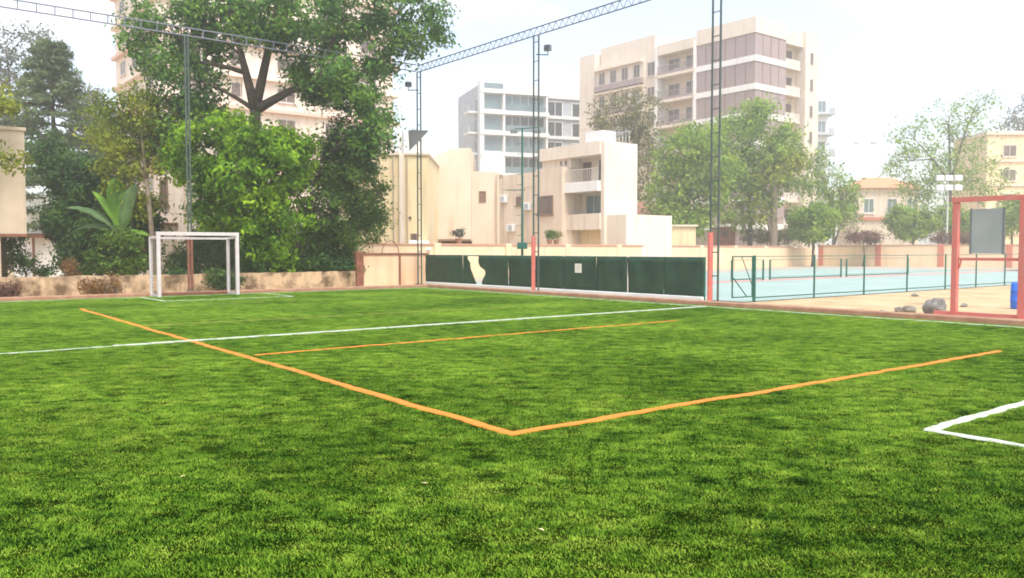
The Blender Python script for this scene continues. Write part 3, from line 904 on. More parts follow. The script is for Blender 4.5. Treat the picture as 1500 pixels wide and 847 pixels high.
def tree(name, label, base, Y_blobs, leaf_m, bark, trunk_top, r0, nsub=22, per=60, sub_r=0.45, leaf=0.17, seed=1, limbs=None, group=None, cat='tree', fork=None, up=0.5, flat=0.75, wr=0.45):
    base = Vector(base)
    t = thing(name, label, cat, base, 0, group)
    rnd = random.Random(seed)
    blobs = [((b[0] - base), b[1], b[2]) for b in Y_blobs]
    top = Vector(trunk_top) - base
    mb = MB()
    mid = top * 0.5 + Vector((rnd.uniform(-.2, .2), rnd.uniform(-.2, .2), 0))
    pts = bez(Vector((0, 0, -0.05)), mid, top, 6)
    mb.path(pts, [r0 * (1.25 if i == 0 else 1.0 - 0.38 * i / 6) for i in range(7)], 9)
    order = limbs if limbs is not None else range(len(blobs))
    nodes = []                    # points along the limbs already grown, where later limbs branch off
    for cnt, k in enumerate(order):
        b = blobs[k]
        e = b[0]
        s = pts[-1] if b[0].z > top.z * 0.75 else pts[3]
        if (b[0].z < s.z): s = pts[2]
        lim = r0
        if cnt >= 3 and nodes:
            cand = [(nd, rd) for nd, rd in nodes if nd.z < e.z + 0.2]
            if cand:
                nd, rd = min(cand, key=lambda c_: (c_[0] - e).length)
                if (nd - e).length < (s - e).length * 0.92: s, lim = nd, rd * 1.6
        ctrl = (s + e) / 2 + Vector((rnd.uniform(-.3, .3), rnd.uniform(-.3, .3), 0.25 * (e - s).length * (0.4 if e.z > s.z else -.1)))
        pp = bez(s, ctrl, e, 6)
        rr0 = min(lim * 0.62, r0 * (0.62 if cnt < 3 else 0.30))
        mb.path(pp, [rr0 * (1 - 0.86 * i / 6) + 0.008 for i in range(7)], 7)
        nodes += [(pp[i_], rr0 * (1 - 0.86 * i_ / 6) + 0.008) for i_ in (2, 3, 4, 5)]
        # twigs
        for _ in range(5):
            q_ = pp[rnd.randint(3, 6)]
            dv = Vector((rnd.gauss(0, 1), rnd.gauss(0, 1), rnd.gauss(.3, 1))).normalized()
            e2 = b[0] + Vector((dv.x * b[1][0], dv.y * b[1][1], dv.z * b[1][2])) * .85
            mb.path(bez(q_, (q_ + e2) / 2 + Vector((0, 0, .08 * (e2 - q_).length)), e2, 3), [rr0 * .22 + .01, rr0 * .15 + .008, .012, .006], 5)
    mb.build('trunk', bark, t, smooth=True)
    link('crown', crown_mesh('crown', leaf_m, blobs, nsub, per, sub_r, leaf, seed, flat, up, wr), t)
    return t

def gp(px, Y):
    p = at(px, 366, Y); return Vector((p.x, p.y, -0.05))

# the large tree behind the goal
YB = 34.5
tree('shade_tree', 'tall spreading shade tree with dark forked limbs behind the white goal', gp(376, YB), pxblobs(YB, [
    (262, 25, 62, 44, 0, 1.1), (335, 15, 66, 46, -.5, 1.2), (420, 22, 74, 48, -1, 1.3), (505, 22, 72, 48, 0, 1.3), (585, 22, 52, 44, 0, 1.1), (632, 38, 22, 32, 0, .5),
    (300, -50, 90, 45, 1, 1.2), (420, -70, 110, 50, 0, 1.4), (545, -45, 90, 45, 1, 1.2),
    (242, 92, 40, 34, 0, .8), (285, 118, 36, 42, 0, .9), (262, 168, 34, 34, .3, .8), (296, 165, 22, 28, .6, .5), (250, 205, 26, 26, .3, .5), (318, 74, 30, 22, 1, .45), (480, 108, 46, 30, -.6, 1.0), (440, 112, 20, 16, 0, .4), (520, 138, 40, 26, 0, .8), (395, 52, 40, 20, -1, .6),
    (558, 92, 24, 24, 0, .5), (548, 168, 28, 20, 0, .5), (470, 135, 28, 18, 1.2, .6), (540, 205, 30, 22, 0, .5), (210, 50, 30, 40, 0, .5), (590, 70, 24, 22, 0, .5), (340, 34, 60, 26, 1.5, .8), (480, 60, 56, 28, 1.5, .9)]),
    'lf_big', 'bark', at(374, 162, YB), 0.34, nsub=27, per=84, sub_r=0.46, leaf=0.20, seed=11, limbs=[7, 1, 15, 3, 9, 4, 10, 17, 0, 6, 8, 20, 14, 2, 21, 23, 19, 11, 5, 16])
YC = 33.3
tree('broadleaf_tree', 'bright green broadleaf tree just behind the low wall and goal', gp(352, YC), pxblobs(YC, [
    (318, 190, 48, 34, 0, .9), (375, 205, 52, 40, 0, 1.1), (292, 245, 36, 40, 0, .9), (400, 250, 46, 44, -.4, 1.1), (345, 262, 52, 40, -.6, 1.2), (300, 300, 26, 26, 0, .5), (372, 310, 54, 40, 0, 1.2), (425, 300, 36, 44, .3, .9),
    (400, 362, 40, 34, 0, .9), (440, 225, 34, 30, .5, .8), (330, 325, 30, 18, .3, .5), (265, 235, 18, 30, 0, .4)]),
    'lf_bright', 'bark', at(355, 300, YC), 0.22, nsub=23, per=120, sub_r=0.40, leaf=0.20, seed=12, wr=0.5)
YD = 35.8
tree('feathery_tree', 'dark feathery tree between the bright broadleaf tree and the cream house', gp(492, YD), pxblobs(YD, [
    (512, 205, 50, 34, 0, .9), (470, 262, 46, 50, 0, 1.1), (528, 268, 40, 46, 0, 1.0), (500, 318, 54, 46, -.3, 1.2), (540, 330, 32, 32, 0, .7), (455, 330, 36, 40, .5, .9), (500, 240, 40, 36, .8, .9), (480, 365, 46, 22, .5, .7)]),
    'lf_dark', 'bark', at(492, 290, YD), 0.2, nsub=46, per=90, sub_r=0.38, leaf=0.15, seed=13)
YE = 33.0
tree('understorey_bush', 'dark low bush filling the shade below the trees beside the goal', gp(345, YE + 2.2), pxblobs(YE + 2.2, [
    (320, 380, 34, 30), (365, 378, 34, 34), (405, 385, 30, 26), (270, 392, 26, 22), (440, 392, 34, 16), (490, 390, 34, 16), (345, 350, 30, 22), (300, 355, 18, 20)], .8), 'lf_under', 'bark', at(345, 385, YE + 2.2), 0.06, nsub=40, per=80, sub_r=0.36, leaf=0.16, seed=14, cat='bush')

# Norfolk pine at the left
def pine():
    Y = 47.0
    b = gp(82, Y)
    t = thing('norfolk_pine', 'tall grey green pine with tiered drooping branches left of the tower', 'tree', b)
    H = at(78, 58, Y).z - b.z
    mb = MB(); mb.path([(0, 0, 0), (0.05, 0, H * .5), (0, 0, H)], [0.24, 0.15, 0.03], 8)
    rng = random.Random(4)
    blobs = []
    z = H - 0.3
    k = 0
    while z > 2.5:
        f = (H - z) / H
        L = 0.5 + 3.1 * min(1, f * 2.3) * rng.uniform(.8, 1.15)
        nb = 6
        a0 = rng.uniform(0, 6.28)
        for i in range(nb):
            a = a0 + i * 6.283 / nb + rng.uniform(-.25, .25)
            Lb = L * rng.uniform(.75, 1.1)
            e = Vector((math.cos(a) * Lb, math.sin(a) * Lb, z - 0.10 * Lb + 0.12 * Lb * (rng.random() - .3)))
            s = Vector((0, 0, z))
            mb.path(bez(s, (s + e) / 2 + Vector((0, 0, -.06 * Lb)), e, 3), [.045, .035, .025, .01], 5)
            for q in (0.45, 0.72, 0.95):
                blobs.append((s.lerp(e, q), (0.10 + .17 * Lb, .10 + .17 * Lb, 0.07), 1.0))
        z -= 0.40 + 0.55 * f
        k += 1
    mb.build('trunk', 'bark', t, smooth=True)
    link('crown', crown_mesh('crown', 'lf_pine', blobs, 5, 22, 0.22, 0.26, 21, 0.7, 0.5, 0.24), t)
pine()

YF = 34.2
tree('leaning_tree', 'slender tree with pale bare trunk and sparse yellow green leaves left of the goal', gp(226, YF), pxblobs(YF, [
    (200, 160, 30, 34, 0, .9), (165, 205, 34, 30, 0, .9), (210, 208, 30, 32, .5, .9), (178, 255, 34, 26, 0, .8), (235, 175, 22, 34, .5, .7), (150, 160, 22, 20, 0, .3), (230, 240, 22, 24, .5, .5), (212, 300, 20, 18, .3, .35)]),
    'lf_yellow', 'barklight', at(214, 262, YF), 0.13, nsub=30, per=60, sub_r=0.45, leaf=0.18, seed=15)
YG = 36.0
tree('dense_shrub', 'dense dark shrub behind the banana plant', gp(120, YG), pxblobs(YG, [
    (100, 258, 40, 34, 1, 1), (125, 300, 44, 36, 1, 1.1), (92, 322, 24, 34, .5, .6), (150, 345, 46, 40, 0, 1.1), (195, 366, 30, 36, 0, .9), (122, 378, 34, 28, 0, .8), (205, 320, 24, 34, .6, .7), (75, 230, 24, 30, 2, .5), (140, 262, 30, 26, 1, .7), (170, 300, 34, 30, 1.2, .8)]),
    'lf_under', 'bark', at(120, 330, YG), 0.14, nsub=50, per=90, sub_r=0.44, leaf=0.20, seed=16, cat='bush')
YH = 62.0
tree('hazy_tree', 'thin greyish tree rising above the beige annex', gp(15, YH), pxblobs(YH, [
    (8, 70, 34, 36, 0, .8), (28, 130, 30, 40, 0, .7), (0, 170, 30, 34, 0, .7), (45, 50, 26, 16, 0, .35), (60, 210, 18, 30, 0, .4), (-10, 110, 30, 40, 0, .8)]),
    'lf_grey', 'bark', at(16, 190, YH), 0.2, nsub=26, per=44, sub_r=0.7, leaf=0.26, seed=17)
tree('overhanging_tree', 'leafy tree whose yellow green branch overhangs the beige annex', gp(-70, 30.0), pxblobs(30.0, [
    (5, 158, 16, 14, -.6, .5), (-60, 120, 60, 50, 0, 1), (12, 232, 20, 16, -2.2, .4), (-40, 210, 40, 40, -1, .8)]),
    'lf_yellow', 'bark', at(-70, 250, 30.0), 0.16, nsub=18, per=44, sub_r=0.34, leaf=0.17, seed=18)
tree('pale_tree', 'pale hazy tree standing far behind the leaning trunk', gp(150, 66), pxblobs(66, [(135, 150, 26, 16, 0, .5), (150, 190, 30, 26, 0, .7), (120, 185, 24, 24, 0, .6), (160, 230, 34, 24, 0, .8)]),
    'lf_grey', 'bark', at(150, 250, 66), 0.2, nsub=26, per=50, sub_r=0.8, leaf=0.30, seed=19)
YI = 32.5
tree('dark_shrub', 'dark rounded shrub below the beige annex beside the column', gp(34, YI), pxblobs(YI, [(28, 372, 20, 26, 0, 1), (44, 392, 18, 14, 0, .6), (20, 350, 16, 16, 0, .6), (66, 398, 16, 10, 0, .5)]),
    'lf_under', 'bark', at(34, 390, YI), 0.05, nsub=16, per=60, sub_r=0.24, leaf=0.12, seed=20, cat='bush')

tree('leafy_shrub', 'dark leafy shrub wrapped round the foot of the banana stem', gp(176, 33.0), pxblobs(33.0, [(165, 380, 30, 24), (192, 372, 26, 30), (140, 385, 22, 18, 0, .7), (176, 352, 26, 18, 0, .7)], .6), 'lf_dark', 'bark', at(176, 390, 33.0), 0.05, nsub=26, per=60, sub_r=0.26, leaf=0.15, seed=23, cat='bush')
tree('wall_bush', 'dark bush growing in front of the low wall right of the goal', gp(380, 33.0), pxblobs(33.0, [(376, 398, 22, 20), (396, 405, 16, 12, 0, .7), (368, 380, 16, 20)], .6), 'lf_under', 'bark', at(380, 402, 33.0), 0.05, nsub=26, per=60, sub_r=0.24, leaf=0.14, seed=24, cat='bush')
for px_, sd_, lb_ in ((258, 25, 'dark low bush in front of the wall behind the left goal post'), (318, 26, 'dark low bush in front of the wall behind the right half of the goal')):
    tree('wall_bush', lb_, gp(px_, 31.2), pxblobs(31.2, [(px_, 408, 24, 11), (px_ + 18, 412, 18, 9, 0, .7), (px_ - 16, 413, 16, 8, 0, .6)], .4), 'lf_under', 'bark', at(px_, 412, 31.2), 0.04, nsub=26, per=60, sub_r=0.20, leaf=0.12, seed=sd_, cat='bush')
# dry shrubs in front of the low wall
def dry_clump(label, px, py, hpx, wpx, seed, m='lf_dry', name='dry_shrub'):
    g_ = ground(px, py)
    k = g_.y / FPX
    t = thing(name, label, 'shrub', g_)
    if name == 'weed_tuft': t.scale = (.5, .5, .4)
    rnd = random.Random(seed)
    mb = MB()
    for i in range(70):
        a = rnd.uniform(0, 6.28); L = hpx * k * rnd.uniform(.5, 1.1)
        o0 = Vector((rnd.gauss(0, .35) * wpx * k, rnd.gauss(0, .15), -0.05))
        e = o0 + Vector((math.cos(a) * wpx * k * .45, math.sin(a) * .25, L))
        mb.path(bez(o0, o0 + Vector((0, 0, L * .7)), e, 3), [.009, .008, .006, .003], 3)
    mb.build('stems', 'barklight', t)
    link('foliage', crown_mesh('foliage', m, [(Vector((0, 0, hpx * k * .42)), (wpx * k * .9, .35, hpx * k * .5), 1)], 34, 34, 0.16, 0.13, seed, 1.0, 0.2, 0.25), t)
dry_clump('orange brown dry shrub spilling over the low wall below the banana', 150, 432, 28, 38, 31)
dry_clump('small reddish dry weed against the low wall under the annex', 12, 436, 24, 20, 32, 'lf_red')
dry_clump('thin brown dry weed beside the dark rounded shrub', 104, 421, 44, 12, 33)

# banana plant
def banana():
    Y = 33.6
    b = gp(178, Y)
    t = thing('banana_plant', 'banana plant with one upright bright leaf over the dark shrubs', 'plant', b)
    z0 = hgt(338, Y)
    MB().path([(0, 0, 0), (0.03, 0, z0 * .6), (0, 0, z0)], [.13, .11, .07], 9).build('stem', 'barklight', t, smooth=True)
    rnd = random.Random(6)
    k = Y / FPX
    tips = [((-10, -80), 'banana', .66), ((8, -60), 'banana', .58), ((22, -70), 'bananagrey', .40), ((-74, -34), 'bananagrey', .40), ((-78, 2), 'bananagrey', .38), ((-36, -58), 'banana', .36), ((40, 6), 'banana', .40), ((-56, 26), 'lf_under', .40), ((30, 30), 'lf_dry', .36), ((-30, 34), 'lf_under', .36)]
    for (dx, dy), m, wd in tips:
        s = Vector((0, 0, z0 - .1))
        e = Vector((dx * k, rnd.uniform(-.7, .4), z0 - dy * k))
        c = s.lerp(e, .5) + Vector((0, 0, .35 * (e - s).length))
        if dx == -8: c = s.lerp(e, .5)
        pts = bez(s, c, e, 12)
        sd = Vector((1, .35 + rnd.uniform(-.3, .3), 0)) if abs(dx) < 30 else Vector((0.25, 1, .35))
        sd.normalize()
        vs, fs = [], []
        for i, p in enumerate(pts):
            f = i / 12
            w_ = wd * (math.sin(math.pi * min(1, f * 1.02)) ** .6) * .62 + .012
            if rnd.random() < .25: w_ *= .75
            vs += [p - sd * w_ + Vector((0, 0, -.25 * w_)), p + Vector((0, 0, .03)), p + sd * w_ + Vector((0, 0, -.25 * w_))]
        for i in range(12):
            for q in (0, 1):
                fs.append((i * 3 + q, i * 3 + 1 + q, i * 3 + 4 + q, i * 3 + 3 + q))
        o = MB().add(vs, fs).build('leaf', m, t, smooth=True)
        o.modifiers.new('thickness', 'SOLIDIFY').thickness = 0.008
        MB().path([p + Vector((0, 0, .012)) for p in pts], [.022 - .0015 * i for i in range(13)], 5).build('midrib', 'banana', o)
banana()

# trees beyond the court
def rtree(label, name, px, Y, blobs, m, ttop, seed, r0=.2, nsub=38, per=52, sub_r=.85, leaf=.36, bark='bark', cat='tree', **kw):
    return tree(name, label, gp(px, Y), pxblobs(Y, blobs), m, bark, at(ttop[0], ttop[1], Y), r0, nsub=nsub, per=per, sub_r=sub_r, leaf=leaf, seed=seed, cat=cat, **kw)
rtree('full light green tree rising behind the yellow wall block', 'leafy_tree', 1008, 73, [(1000, 225, 44, 36), (985, 275, 38, 40), (1020, 290, 46, 46), (1025, 205, 40, 30), (1000, 325, 44, 26), (1046, 250, 34, 44), (970, 310, 24, 28, 0, .6)], 'lf_light', (1008, 290), 41, .26)
rtree('full light green tree right of the open post with branches against the tower', 'leafy_tree', 1098, 78, [(1082, 190, 44, 30), (1110, 220, 46, 40), (1072, 240, 34, 40), (1120, 270, 40, 40), (1085, 300, 44, 40), (1140, 235, 28, 36, 0, .7), (1110, 165, 26, 18, 0, .5), (1150, 200, 22, 26, 0, .5)], 'lf_light', (1098, 290), 42, .26)
rtree('sparse olive tree with bare twigs behind the modern house', 'olive_tree', 930, 82, [(905, 165, 34, 26, 0, .7), (945, 160, 34, 30, 0, .7), (925, 195, 34, 26, 0, .8), (950, 215, 26, 36, 0, .8), (880, 180, 14, 18, 0, .4), (940, 260, 26, 40, 0, .9)], 'lf_olive', (932, 240), 43, .2, per=26)
rtree('yellowish drooping tree with thick trunk behind the court wall', 'drooping_tree', 1134, 76, [(1150, 246, 30, 14, 0, .8), (1132, 262, 32, 16, 0, .7), (1112, 300, 24, 30, 0, .6), (1166, 232, 16, 12, 0, .4)], 'lf_yellow', (1134, 270), 44, .42, per=30, bark='barklight')
rtree('open grey green tree behind the round bush', 'open_tree', 1222, 88, [(1205, 262, 34, 28, 0, .8), (1232, 285, 28, 30, 0, .9), (1240, 315, 24, 22, 0, .7), (1190, 235, 26, 22, 0, .5), (1215, 305, 26, 22, 0, .7), (1180, 275, 24, 20, 0, .5)], 'lf_light', (1222, 310), 45, .2, per=30)
rtree('dense round green bush standing over the court end wall', 'round_bush', 1190, 75, [(1190, 328, 32, 22), (1180, 318, 22, 16), (1205, 320, 24, 18), (1190, 342, 22, 10)], 'lf_light', (1190, 335), 46, .12, nsub=44, per=64, sub_r=.55, leaf=.30, cat='bush')
rtree('wide pale tree with a bare twiggy top behind the red gate frame', 'wide_tree', 1390, 98, [(1340, 205, 40, 26, 0, .5), (1390, 170, 44, 26, 0, .45), (1432, 150, 26, 14, 0, .35), (1318, 235, 26, 24, 0, .45), (1360, 240, 44, 30, 0, .9), (1410, 232, 44, 34, 0, 1), (1380, 275, 50, 30, 0, 1), (1432, 265, 40, 34, 0, 1), (1345, 280, 30, 24, 0, .8), (1420, 195, 40, 24, 0, .5)], 'lf_light', (1392, 270), 47, .3, per=28, sub_r=.95, leaf=.36)
rtree('low rounded green tree in front of the orange roofed house', 'small_tree', 1337, 86, [(1335, 328, 34, 20), (1320, 320, 22, 16), (1352, 322, 24, 18), (1335, 340, 24, 10)], 'lf_light', (1337, 338), 48, .12, per=66, sub_r=.6, leaf=.32)
rtree('low green tree seen beside the grey board through the gate frame', 'small_tree', 1395, 88, [(1392, 322, 26, 24), (1412, 330, 20, 18, 0, .7)], 'lf_light', (1395, 338), 49, .12, per=66, sub_r=.6, leaf=.32)
rtree('green tree filling the right side of the red gate frame', 'small_tree', 1482, 84, [(1480, 318, 26, 28), (1500, 305, 24, 26), (1465, 330, 16, 16, 0, .6)], 'lf_light', (1482, 338), 50, .14, per=66, sub_r=.65, leaf=.32)
rtree('distant grey tree above the far right building', 'distant_tree', 1496, 120, [(1492, 178, 22, 18, 0, .6), (1512, 150, 24, 30, 0, .7)], 'lf_grey', (1496, 200), 51, .3, per=26, sub_r=1.1, leaf=.42)
rtree('reddish brown hedge behind the court end wall by the pillars', 'red_hedge', 1264, 76, [(1258, 348, 20, 9), (1275, 349, 14, 8)], 'lf_red', (1264, 352), 52, .06, per=40, sub_r=.4, leaf=.2, cat='hedge')
rtree('brown scrubby hedge between the drooping tree and round bush', 'red_hedge', 1140, 80, [(1130, 349, 16, 10), (1152, 346, 14, 10), (1105, 345, 18, 14)], 'lf_olive', (1140, 352), 53, .06, per=40, sub_r=.4, leaf=.2, cat='hedge')
rtree('brown hedge behind the gate frame and floodlight mast', 'red_hedge', 1400, 80, [(1385, 350, 22, 8), (1420, 349, 22, 8)], 'lf_red', (1400, 353), 54, .06, per=40, sub_r=.4, leaf=.2, cat='hedge')

# ------------------------------------------------------------------ buildings
def window(parent, face, plane, s0, s1, z0, z1, fm='frame', gm='glass', mull=1, bar=0.07, depth=0.07, sill=True, name='window'):
    """face 'L': plane x=plane facing -x, s along y; face 'R': plane y=plane facing -y, s along x"""
    def mapped(mb):
        if face == 'L':
            mb.v = [(plane + d_, s_, z_) for s_, d_, z_ in mb.v]
            mb.f = [tuple(reversed(f)) for f in mb.f]
        else:
            mb.v = [(s_, plane + d_, z_) for s_, d_, z_ in mb.v]
        return mb
    f = MB()
    f.box(s0, s0 + bar, -depth, 0.02, z0, z1); f.box(s1 - bar, s1, -depth, 0.02, z0, z1)
    f.box(s0 + bar, s1 - bar, -depth, 0.02, z0, z0 + bar); f.box(s0 + bar, s1 - bar, -depth, 0.02, z1 - bar, z1)
    for i in range(mull):
        c = s0 + (s1 - s0) * (i + 1) / (mull + 1)
        f.box(c - bar * .35, c + bar * .35, -depth * .8, 0.02, z0 + bar, z1 - bar)
    o = mapped(f).build(name, fm, parent)
    mapped(MB().box(s0 + bar, s1 - bar, -0.02, 0.015, z0 + bar, z1 - bar)).build('pane', gm, o)
    if sill:
        mapped(MB().box(s0 - .08, s1 + .08, -depth - .1, 0.02, z0 - .09, z0 - .004)).build('sill', fm, o)
    return o

# --- tall pink block behind the tree
def pink_block():
    Y = 75.0
    c = at(236, 366, Y)
    t = thing('pink_tower', 'tall pink apartment block with terracotta floor bands behind the shade tree', 'building', (c.x, c.y, -0.05), ANG)
    L, Dp, H = 24.0, 14.5, 39.0
    boxpart(t, 'wall', 'pink', 0, L, 0, Dp, 0, H)
    fl = 3.0
    for k in range(1, 13):
        z = k * fl
        MB().box(-.5, L + .7, -.55, Dp, z - .18, z + .14).build('floor_band', 'pinkband' if k % 2 else 'pink', t)
        for i in range(3):
            s = 1.8 + i * 4.4
            window(t, 'L', 0, s, s + 1.9, z + .95, z + 2.35, 'frame', 'brownglass', 1, .09)
        for i in range(5):
            s = 2.0 + i * 4.55
            window(t, 'R', 0, s, s + 1.9, z + .95, z + 2.35, 'frame', 'brownglass', 1, .09)
    for s in (0.0, 7.6, 15.2, L - .9):
        MB().box(s, s + .9, -.22, 0, 0, H).build('pilaster', 'cream2', t)
    MB().box(-.3, L + .3, -.3, Dp + .3, H, H + 1.1).build('parapet', 'pink', t)
pink_block()

# --- grey glass block
def glass_block():
    Y = 130.0
    c = at(704, 366, Y)
    ang = R(19.1)
    t = thing('glass_tower', 'grey apartment block with wide blue grey glass bands and side balconies', 'building', (c.x, c.y, -0.05), ang)
    z_top = hgt(117, Y)
    boxpart(t, 'wall', 'greyconc', 0.3, 11.3, 0.5, 14, 0, z_top - 0.3)
    boxpart(t, 'rear_wing', 'greyconc', 11.3, 19.5, 2.0, 14, 0, z_top - 1.4)
    pitch = 3.24
    zt = hgt(135, Y)
    MB().box(-.1, .55, -.25, 1.0, 0, z_top).build('corner_fin', 'palegrey', t)
    for s in (3.85, 11.0):
        MB().box(s - .14, s + .14, -.22, .5, 0, z_top - .3).build('fin', 'white', t)
    MB().box(.5, 3.7, -.02, .4, z_top - 1.5, z_top - .3).build('parapet_glass', 'blueglass', t)
    MB().box(4.0, 11.2, .0, .4, z_top - 1.6, z_top - .2).build('parapet', 'palegrey', t)
    for k in range(8):
        z1 = zt - k * pitch; z0 = z1 - 2.45
        MB().box(-.05, 11.4, -.35, .48, z1 + .02, z1 + .66).build('floor_band', 'palegrey', t)
        if z0 < 1: continue
        window(t, 'R', .5, .6, 3.7, z0, z1, 'palegrey', 'blueglass', 0, .08, .1, False)
        window(t, 'R', .5, 4.0, 10.8, z0, z1, 'palegrey', 'glass' if k % 2 else 'blueglass', 4, .1, .1, False)
        MB().box(4.0, 10.8, -.28, -.22, z0 - .1, z0 + 0.85).build('balcony_glass', 'blueglass', t)
        window(t, 'R', 2.0, 11.9, 14.6, z0 - .4, z1 - .3, 'white', 'glass', 1, .12, .1, False)
        window(t, 'R', 2.0, 16.2, 18.0, z0 - .4, z1 - .4, 'white', 'glass', 0, .12, .1, False)
        MB().box(11.4, 19.6, 1.6, 1.98, z1 + .1, z1 + .6).build('floor_band', 'palegrey', t)
        MB().box(-1.5, -.02, 1.4, 4.2, z0 - .5, z0 - .2).build('balcony_slab', 'palegrey', t)
        MB().box(-1.5, -1.4, 1.4, 4.2, z0 - .2, z0 + .65).build('balcony_rail', 'greyconc', t)
        window(t, 'L', .3, 1.8, 3.8, z0 - .15, z1 - .4, 'palegrey', 'glass', 0, .1, .1, False)
glass_block()

# --- large cream apartment block
def cream_block():
    Y = 100.0
    c = at(1103, 366, Y)
    t = thing('cream_tower', 'large cream apartment block with mauve wraparound bands and stacked balconies', 'building', (c.x, c.y, -0.05), ANG)
    ZT, P = 29.3, 3.34
    y1, y2, y3, y4, y5 = 8.9, 15.7, 18.0, 27.3, 30.5
    x1, x2, x3 = 6.5, 10.6, 13.6
    boxpart(t, 'core_wall', 'cream', 1.6, 13.3, 1.6, 30.3, 0, 28.2)
    MB().box(0, 1.6, 0, y1, 27.4, ZT).box(1.6, x1, 0, 1.6, 27.4, ZT).build('parapet', 'cream2', t)
    for k in range(8):
        z1 = 27.38 - k * P; z0 = z1 - 2.62
        MB().box(0.12, 1.6, 0.12, y1 - .1, z0, z1).build('band_panel', 'mauve', t)
        MB().box(1.6, x1 - .1, 0.12, 1.6, z0, z1).build('band_panel', 'mauve', t)
        for i in range(1, 6):
            yy = y1 * i / 6
            MB().box(0.08, 0.14, yy - .04, yy + .04, z0, z1).build('mullion', 'brownframe', t)
        for i in range(1, 4):
            xx = x1 * i / 4
            MB().box(xx - .04, xx + .04, 0.08, 0.14, z0, z1).build('mullion', 'brownframe', t)
        zb = z0 - 0.70
        MB().box(0, 1.6, 0, y1, zb, z0).box(1.6, x1, 0, 1.6, zb, z0).build('floor_band', 'white', t)
        # balcony bay
        MB().box(-.15, 1.6, y1 + .02, y2, z0 - .45, z0 - .1).build('balcony_slab', 'cream2', t)
        MB().box(-.12, .02, y1 + .4, y2 - .4, z0 - .1, z0 + .25).build('balcony_upstand', 'mauve', t)
        if k < 6:
            rl = MB()
            for i in range(26):
                yy = y1 + .45 + (y2 - y1 - .9) * i / 25
                rl.box(-.07, -.03, yy - .02, yy + .02, z0 + .25, z0 + .95)
            rl.box(-.09, -.01, y1 + .4, y2 - .4, z0 + .95, z0 + 1.03)
            rl.build('balcony_rail', 'mauve', t)
        window(t, 'L', 1.6, y1 + .9, y1 + 2.9, z0 - .05, z1 - .45, 'frame', 'brownglass', 1, .1, .08, False, 'balcony_door')
        window(t, 'L', 1.6, y1 + 3.9, y1 + 5.9, z0 - .05, z1 - .45, 'frame', 'brownglass', 1, .1, .08, False, 'balcony_door')
        if k % 2 == 0:
            MB().bev(.2, .55, y1 + 3.05, y1 + 3.75, z0 - .1, z0 + .45, .03).build('air_conditioner', 'white', t)
        # bay 2
        window(t, 'L', .5, y2 + .5, y3 - .4, z0 + .2, z1 - .5, 'frame', 'brownglass', 1, .09, .07)
        # bay 3
        for i in range(4):
            s = y3 + .7 + i * 2.25
            window(t, 'L', .3, s, s + 1.25, z0 + .35, z1 - .45, 'frame', 'brownglass', 1, .09, .07, False)
        MB().box(-.25, .3, y3 + .1, y4 - .1, z0 - .55, z0 + .15).build('ledge', 'mauve', t)
        MB().box(-.35, .3, y3 + .1, y4 - .1, z1 - .3, z1 - .12).build('sunshade', 'cream2', t)
        # side bay
        window(t, 'R', 1.6, x1 + .8, x2 - .6, z0 + .1, z1 - .5, 'frame', 'brownglass', 1, .1, .08, False)
        MB().box(x1 + .2, x2 - .2, .6, 1.6, z0 - .5, z0 - .15).build('side_slab', 'cream2', t)
        MB().box(x1 + .25, x2 - .25, .62, .72, z0 - .15, z0 + .7).build('side_rail', 'frame', t)
        if k % 1 == 0:
            window(t, 'R', 0, x2 + .9, x2 + 1.7, z0 + .3, z1 - .7, 'frame', 'brownglass', 0, .08, .06, False)
    for yy in (y1 + .2, y2 - .2):
        MB().box(-.1, 1.6, yy - .2, yy + .2, 0, 28.3).build('pier', 'white', t)
    boxpart(t, 'bay_wall', 'cream2', .5, 1.6, y2, y3, 0, 28.6)
    boxpart(t, 'bay_wall', 'cream2', .3, 1.6, y3, y4, 0, 27.9)
    boxpart(t, 'end_wall', 'cream2', 0, 1.6, y4, y5, 0, 29.8)
    boxpart(t, 'balcony_parapet', 'cream2', -.1, 1.6, y1 + .4, y2 - .4, 27.3, 28.6)
    boxpart(t, 'roof_room', 'cream2', 1.0, 9.0, y2 + 1, y4 - .2, 27.9, 30.6)
    boxpart(t, 'side_pier', 'cream2', x2, x3, 0, 1.6, 0, 29.2)
    boxpart(t, 'side_parapet', 'cream2', x1, x2, .4, 1.6, 27.2, 28.8)
    boxpart(t, 'roof_tank', 'white', 4, 6.5, 4, 7, 28.2, 29.9)
cream_block()

# --- slim far block with balconies, right of the cream block
def slim_block():
    Y = 150.0
    a = at(1190, 366, Y); b = at(1209, 366, Y)
    t = thing('slim_tower', 'far grey white block edge with stacked balconies beside the cream tower', 'building', (a.x, a.y, -0.05))
    Wd = b.x - a.x
    H = hgt(148, Y)
    boxpart(t, 'wall', 'palegrey', 0, Wd, 0, 10, 0, H)
    for k in range(7):
        z = H - 2.2 - k * 3.6
        MB().box(-.2, Wd + 1.0, -1.0, 3, z - .3, z).build('balcony_slab', 'greyconc', t)
        MB().box(Wd - .1, Wd + .95, -1.0, -.9, z, z + .9).build('balcony_rail', 'greyconc', t)
        window(t, 'R', 0, .5, Wd - .3, z + .2, z + 2.3, 'white', 'blueglass', 1, .1, .08, False)
slim_block()

